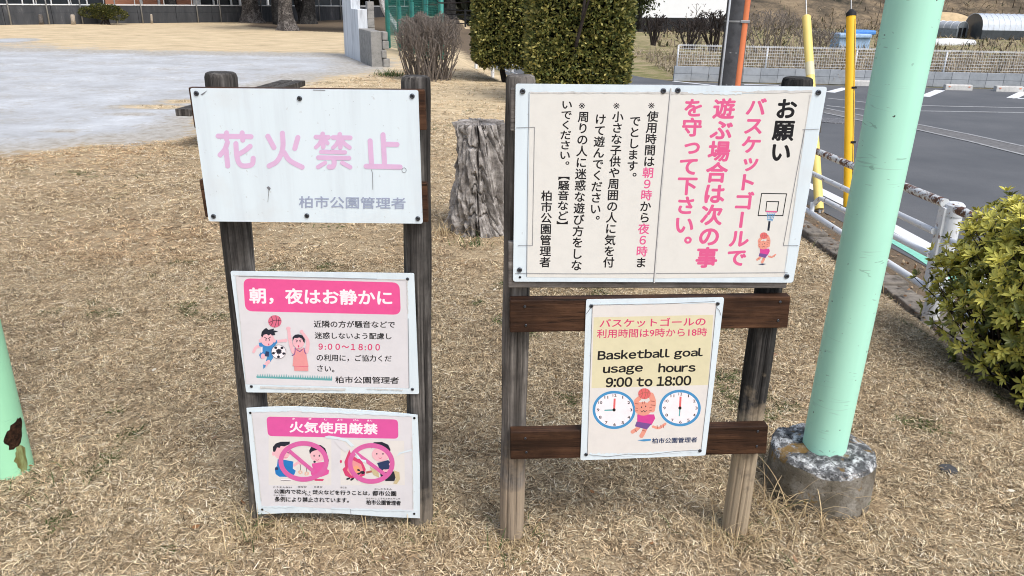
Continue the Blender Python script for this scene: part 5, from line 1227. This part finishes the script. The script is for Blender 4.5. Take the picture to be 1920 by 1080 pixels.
ga, gb = G(1838, 74), G(1803, 70); fdx = (gb-ga)/np.linalg.norm(gb-ga); sdx = np.array([fdx[1], -fdx[0], 0]); sdx = sdx if sdx[0] > 0 else -sdx
sdx = np.array([.995, .10, 0])/np.linalg.norm([.995, .10])
tunnel('greenhouse', 'large arched white film greenhouse with dark open sides at the right edge', ga, fdx, sdx, np.linalg.norm(gb-ga), 6.0, .75, 2.05, M_VINEND, M_VINYL, 13)
tunnel('greenhouse', 'part of another arched greenhouse cut off by the right edge', ga+sdx*6.6+fdx*.5, fdx, sdx, 3.0, 5, .7, 1.95, M_VINEND, M_VINYL, 8)
s0 = G(1791, 71); t_, P_ = tunnel('shed', 'small film covered shed with two dark doorways left of the large greenhouse', s0, np.array([.97, .25, 0]), np.array([-.35, .94, 0]), 1.15, 3.6, .75, 1.35, plain('grey_film', (.22, .25, .28), .5, .3, 4), plain('light_grey_film', (.45, .48, .52), .5, .2, 4), 6); t_['category'] = 'shed'
for u in (.18, .62):
    b = MB(); c = P_(u+.15, .42, -.04); b.box(c, (.28, .03, .84), [[.97, .25, 0], [-.25, .97, 0], [0, 0, 1]]); b.build('doorway', M_DARKST, t_)
bs = thing('tarp_shed', 'low shed draped in bright and pale blue sheeting behind the yellow guard', 'shed', tuple(gnd(1590, 74, -.6))); p = np.array(bs.location); p[2] = gz(p[0], p[1])
b = MB(); b.box(p+[.55, 1, .32], (1.9, 1.5, .70)); b.build('wall', M_BLUEP, bs, bevel=.06); b = MB(); b.box(p+[.5, .9, .80], (2.0, 1.6, .26)); b.build('sheet', M_BLUEP, bs, bevel=.08)
b = MB(); b.box(p+[1.2, 1.3, 1.0], (1.5, 1.3, .26)); b.build('ridge_sheet', M_BLUET, bs, bevel=.08)
rc = thing('row_cover', 'long low white crop cover on the field before the small shed', 'crop cover', tuple(G(1755, 84))); p0, p1 = G(1740, 85), G(1823, 84); b = MB(); b.tube([p0+[0, 0, .08], (p0+p1)/2+[0, 0, .1], p1+[0, 0, .06]], [.36, .38, .30], 14); b.build('sheet', plain('white_film', (.75, .77, .8), .4, .1, 5), rc, True)
hx, hy = np.meshgrid(np.linspace(2, 150, 70), np.linspace(70, 210, 60)); hz = -1.6+15*S((hy-76-6*np.sin(hx*.05))/60)*S((hx-8)/16)+1.4*(vnoise(hx+20, hy, 14, 5)-.5)*S((hy-76)/10)
idx = np.arange(hx.size).reshape(hx.shape); HF = np.stack([idx[:-1, :-1], idx[:-1, 1:], idx[1:, 1:], idx[1:, :-1]], -1).reshape(-1, 4)
t = NT('hillside', .95, .1); t.color(t.ramp(t.noise(t.world((1, 1, 1)), .25, 8, .75), [(.32, (.035, .034, .025)), (.45, (.13, .105, .075)), (.58, (.26, .20, .13)), (.75, (.36, .29, .19))])); t.bump(t.noise(t.world(), 1.2, 5), .8, .3)
tag(np_mesh('hill', np.stack([hx.ravel(), hy.ravel(), hz.ravel()], 1), HF, t.m, None, None, True), kind='structure')
mo_x, mo_y = np.meshgrid(np.linspace(-1, 1, 24), np.linspace(-1, 1, 16)); mo = G(1795, 72); mz = np.clip(1-mo_x**2-mo_y**2, 0, 1)**.7*2.2+.15*vnoise(mo_x*9+20, mo_y*9+20, 2, 4)-.2
idx = np.arange(mo_x.size).reshape(mo_x.shape); HF = np.stack([idx[:-1, :-1], idx[:-1, 1:], idx[1:, 1:], idx[1:, :-1]], -1).reshape(-1, 4)
tag(np_mesh('straw_mound', np.stack([mo[0]+1.6+mo_x.ravel()*4.4, mo[1]+6+mo_y.ravel()*2.4, -1.2+mz.ravel()], 1), HF, plain('straw_sand', (.55, .42, .25), .95, .18, 2), None, None, True), 'pale straw coloured mound behind the greenhouse and shed', 'mound')
def blades(r, x, y, z, L, wd, el, bend, cols, az=None, curl=0.0):
    n = len(x); az = r.uniform(0, 2*math.pi, n) if az is None else az; cu = r.normal(size=n)*curl
    p = np.stack([x, y, z], 1); V = np.empty((n, 8, 3), np.float32)
    for i in range(4):
        a = az+cu*i; dh = np.stack([np.cos(a), np.sin(a)], 1); pr = np.stack([-np.sin(a), np.cos(a), .4*np.sin(az*7)], 1); h = (wd*(1, .95, .75, .2)[i]/2)[:, None]*pr
        V[:, 2*i] = p-h; V[:, 2*i+1] = p+h; e = el-bend*2.2*(i+.5); st_ = (L/3)[:, None]
        p = p+np.concatenate([dh*np.cos(e)[:, None], np.sin(e)[:, None]], 1)*st_; p[:, 2] = np.maximum(p[:, 2], z+.002)
    V[..., 2] = np.maximum(V[..., 2], z[:, None]+.0005)
    base = (np.arange(n)*8)[:, None, None]; F_ = (np.array([(0, 1, 3, 2), (2, 3, 5, 4), (4, 5, 7, 6)])[None]+base).reshape(-1, 4)
    return V.reshape(-1, 3), F_, np.repeat(cols, 8, 0)
STRAW = [(.70, .575, .385), (.54, .42, .265), (.36, .265, .16), (.17, .12, .075), (.84, .73, .52)]
r = R(101); n = 15000; x = r.uniform(3.9, 26, n); y = 18.9+9*r.rand(n)**1.5; hgt = r.uniform(.25, .95, n)*(1-.3*(x < 7))
V, F_, C_ = blades(r, x, y, gz(x, y), hgt, r.uniform(.010, .022, n), r.uniform(.8, 1.5, n), r.uniform(.05, .5, n), pal(r, n, [(.30, .25, .18), (.46, .39, .29), (.20, .165, .12), (.12, .10, .075)], [3, 2, 2, 1.5]))
tag(np_mesh('dry_reeds', V, F_, M_STRAW, None, C_), 'dense dead reeds and weeds behind the white mesh fence', 'reeds', kind='stuff')
n = 14000; x = r.uniform(6, 70, n); y = r.uniform(36, 130, n); k = (x/y > .17)&(x/y < .75); x, y = x[k], y[k]; n = len(x)
zz = np.where(y > 72, np.maximum(gz(x, y), -1.6+15*S((y-76-6*np.sin(x*.05))/60)*S((x-8)/16)), gz(x, y))
V, F_, C_ = blades(r, x, y, zz, r.uniform(.3, 1.3, n)*(.6+.5*(y > 76)), r.uniform(.03, .12, n), r.uniform(.7, 1.5, n), r.uniform(.0, .4, n), pal(r, n, [(.16, .13, .10), (.33, .26, .18), (.07, .065, .045), (.40, .33, .22), (.05, .07, .03)], [3, 2, 2.5, 1, .7]))
tag(np_mesh('dry_brush', V, F_, M_STRAW, None, C_), 'brown dead brush scattered over the far field and hillside', 'brush', kind='stuff')

# ------------------------------------------------------------------ the dead lawn, blade by blade
def lawn(seed, nc, per, y0, y1, L, wd, zlift, spread):
    """nc tufts of about per blades each"""
    r = R(seed); y = np.sqrt(r.uniform(y0*y0, y1*y1, nc)); x = r.uniform(-1, 1, nc)*(.70*y+.5); d = fence_d(x, y)
    cl = vnoise(x+30, y+30, .35, seed)*.5+vnoise(x+30, y+30, .12, seed+1)*.5; bare = vnoise(x+60, y+60, .8, 12)*.65+vnoise(x+60, y+60, .25, 13)*.35
    keep = (d < -.16)&(sand_mask(x, y) < .45)&(r.rand(nc) < np.clip(.45+1.1*(cl-.25), .2, 1)*np.clip((bare-.17)/.17, .28, 1)); x, y, cl = x[keep], y[keep], cl[keep]; nc = len(x)
    tone = pal(r, nc, STRAW, [3, 2.8, 2.0, .9, 1.4]); warm = S((vnoise(x+15, y+15, 1.4, 61)-.35)*2.4)[:, None]*.62; tone = tone*(1-warm)+tone*np.array([1.06, .86, .72])*warm
    tone *= (.88+.22*vnoise(x+10, y+10, .25, 8))[:, None]*(1.24+.46*S((y-2.6)/8))[:, None]  # blades paler with distance: grazing brightness put into their colour
    gr = (vnoise(x+80, y+80, .13, 31)*.55+vnoise(x+80, y+80, .6, 32)*.45 > .76)&(r.rand(nc) < .45); tone[gr] = pal(r, gr.sum(), [(.06, .10, .03), (.12, .16, .05)], [1, 1])
    x, y, tone, cl = (np.repeat(q, per, 0) for q in (x, y, tone, cl)); n = len(x); a = r.uniform(0, 6.283, n); s_ = spread*np.sqrt(r.rand(n)); x = x+np.cos(a)*s_; y = y+np.sin(a)*s_
    z = gz(x, y)+r.rand(n)**2*zlift; cols = np.minimum(tone*r.uniform(.42, 1.30, (n, 1)), [.92, .82, .64]); dk = r.rand(n) < .17; cols[dk] *= .38
    flat = r.rand(n) < .55+.3*S((y-3)/6); el = np.where(flat, np.abs(r.normal(size=n))*.25, r.uniform(.35, 1.3, n)); Ln = L*np.where(flat, r.uniform(.6, 1.9, n), r.uniform(.35, 1.0, n))
    return blades(r, x, y, z, Ln, wd*r.uniform(.6, 1.25, n), el, r.uniform(.0, .38, n)*np.where(flat, .4, 1), cols, a+r.normal(size=n)*.9, .20)
parts = [lawn(201, 100000, 8, 1.5, 4.4, .0215, .0025, .014, .020), lawn(202, 60000, 7, 4.2, 10, .034, .0042, .014, .035), lawn(203, 22000, 6, 9.5, 17, .045, .007, .010, .06)]
Vs, Fs, Cs, n0_ = [], [], [], 0
for V, F_, C_ in parts: Vs.append(V); Fs.append(F_+n0_); Cs.append(C_); n0_ += len(V)
tag(np_mesh('dry_grass', np.concatenate(Vs), np.concatenate(Fs), M_STRAW, None, np.concatenate(Cs)), 'dry dead straw coloured lawn grass with bare soil showing', 'grass', kind='stuff')
def tuft(label, c, n, L, wd, seed, green=.0, spread=.06, flop=.6):
    r = R(seed); x = c[0]+r.normal(size=n)*spread; y = c[1]+r.normal(size=n)*spread; z = gz(x, y); az = r.uniform(0, 6.28, n); T_ = 7; Ln = L*r.uniform(.5, 1.3, n); el = r.uniform(.7, 1.5, n); fl = flop*r.uniform(.4, 1.6, n)
    cols = pal(r, n, [(.60, .48, .29), (.46, .35, .20), (.30, .22, .13)], [3, 2, 1]); g_ = r.rand(n) < green; cols[g_] = pal(r, g_.sum(), [(.05, .10, .03), (.10, .15, .05)], [1, 1])
    V = np.empty((n, T_*2, 3)); p = np.stack([x, y, z], 1); dh = np.stack([np.cos(az), np.sin(az), 0*az], 1); pr = np.stack([-np.sin(az), np.cos(az), 0*az], 1)
    for i in range(T_):
        u = i/(T_-1); V[:, 2*i] = p-pr*wd/2*(1-.85*u); V[:, 2*i+1] = p+pr*wd/2*(1-.85*u); a = el-fl*2.2*u; p = p+(dh*np.cos(a)[:, None]+np.array([0, 0, 1])*np.sin(a)[:, None])*(Ln/(T_-1))[:, None]; p[:, 2] = np.maximum(p[:, 2], z+.004)
    F_ = (np.array([(2*i, 2*i+1, 2*i+3, 2*i+2) for i in range(T_-1)])[None]+(np.arange(n)*T_*2)[:, None, None]).reshape(-1, 4)
    tag(np_mesh('grass_tuft', V.reshape(-1, 3), F_, M_STRAW, None, np.repeat(cols, T_*2, 0), False, (c[0], c[1], float(gz(c[0], c[1])))), label, 'grass tuft')
tuft('long curling dry grass against the lichen covered concrete footing', gnd(1468, 968), 70, .20, .0042, 1, .04, .06, .9)
tuft('dry grass sprigs at the lower right of the concrete footing', gnd(1560, 1000), 34, .10, .003, 2, .0, .07, .7)
tuft('pale dry straws drooping at the left foot of the tree stump', gnd(842, 440), 46, .20, .006, 3, .0, .05, .8)
tuft('green grass at the front foot of the tree stump', gnd(885, 458), 60, .07, .005, 4, .95, .06, .6)
tuft('tall dry grass at the foot of the darkest sign post', gnd(470, 1004), 60, .12, .0032, 5, .2, .06, .8)
tuft('dry grass under the lowest board of the narrow stand', gnd(640, 1005), 90, .09, .003, 6, .1, .12, .7)
tuft('dry grass around the left foot of the wide stand', gnd(962, 1026), 50, .09, .003, 7, .1, .05, .7)
tuft('dry grass around the right foot of the wide stand', gnd(1385, 1026), 60, .11, .003, 8, .12, .06, .8)
tuft('green weeds below the rust hole of the leaf green pole', gnd(85, 905), 50, .06, .004, 9, .6, .06, .6)
tuft('weeds along the kerb under the white pipe fence', gnd(1600, 455, -.1), 90, .10, .005, 10, .45, .14, .7)
tuft('straggling weeds on the kerb just behind the mint green pole', gnd(1690, 520, -.15), 70, .09, .004, 12, .35, .12, .7)
tuft('green grass patch beside the leafless bush', gnd(735, 142), 160, .16, .014, 11, .95, .16, .6)
for i, (px, py, rr_, lb) in enumerate(((489, 1002, .05, 'short dead grass pressed round the foot of the darkest post'), (787, 1003, .05, 'short dead grass round the right foot of the narrow stand'), (962, 1022, .05, 'short dead grass pressed round the left foot of the wide stand'), (1381, 1018, .05, 'short dead grass pressed round the right foot of the wide stand'), (1545, 972, .16, 'matted dead grass skirting the concrete footing'))):
    c = gnd(px, py); tuft(lb, c+np.array([0, .03+.12*(rr_ > .1), 0]), 220 if rr_ < .1 else 500, .05, .003, 40+i, .12, rr_, .8)  # dense grass added to darken the feet like contact shade
g_ = gnd(1775, 884); b = MB(); r_ = random.Random(3); V = [(g_[0]+.034*math.cos(i*.9)*r_.uniform(.8, 1.2), g_[1]+.03*math.sin(i*.9)*r_.uniform(.8, 1.2), .016) for i in range(7)]; b.slab(V, [0, 0, 1], .016)
tag(b.build('stone', plain('dark_flat_stone', (.07, .072, .075), .8, .3, 40), None, bevel=.003, origin=(g_[0], g_[1], 0)), 'small flat dark stone lying in the grass right of the footing', 'stone')
r = R(66); n = 260; y = np.sqrt(r.uniform(2.6, 36, n)); x = r.uniform(-1, 1, n)*(.68*y+.3); k = (fence_d(x, y) < -.4)&(sand_mask(x, y) < .4); x, y = x[k], y[k]; n = len(x)
V, F_ = inst(LEAF, LEAF_F, np.stack([x, y, gz(x, y)+.018], 1), frames(np.stack([r.normal(size=n), r.normal(size=n), r.normal(size=n)*.25], 1), r, np.tile([[0, 0, 1.]], (n, 1))+r.normal(size=(n, 3))*.3), r.uniform(.015, .032, n)[:, None]*np.ones((1, 3)))
nl_ = n; n = 900; y = r.uniform(2.5, 10, n); x = np.interp(y, FENCE[:, 1], FENCE[:, 0])+r.uniform(-.22, .55, n); d_ = fence_d(x, y)
V2, F2 = inst(LEAF, LEAF_F, np.stack([x, y, np.where(np.abs(d_) < .13, -.212, gz(x, y)+.012)], 1), frames(np.stack([r.normal(size=n), r.normal(size=n), r.normal(size=n)*.35], 1), r, np.tile([[0, 0, 1.]], (n, 1))+r.normal(size=(n, 3))*.4), r.uniform(.02, .045, n)[:, None]*np.ones((1, 3)))
tag(np_mesh('verge_litter', V2, F2, M_STRAW, None, np.repeat(pal(r, n, [(.30, .17, .09), (.40, .30, .19), (.16, .10, .06), (.5, .42, .3)], [3, 2, 2, 1]), 8, 0)), 'brown dead leaves gathered on the verge under the pipe fence', 'leaves', kind='stuff')
tag(np_mesh('fallen_leaves', V, F_, M_LEAF, None, np.repeat(pal(r, nl_, [(.34, .17, .07), (.45, .32, .16), (.6, .56, .46), (.16, .09, .05)], [2, 2, 1, 2]), 8, 0)), 'scattered brown fallen leaves on the dry lawn', 'leaves', kind='stuff')
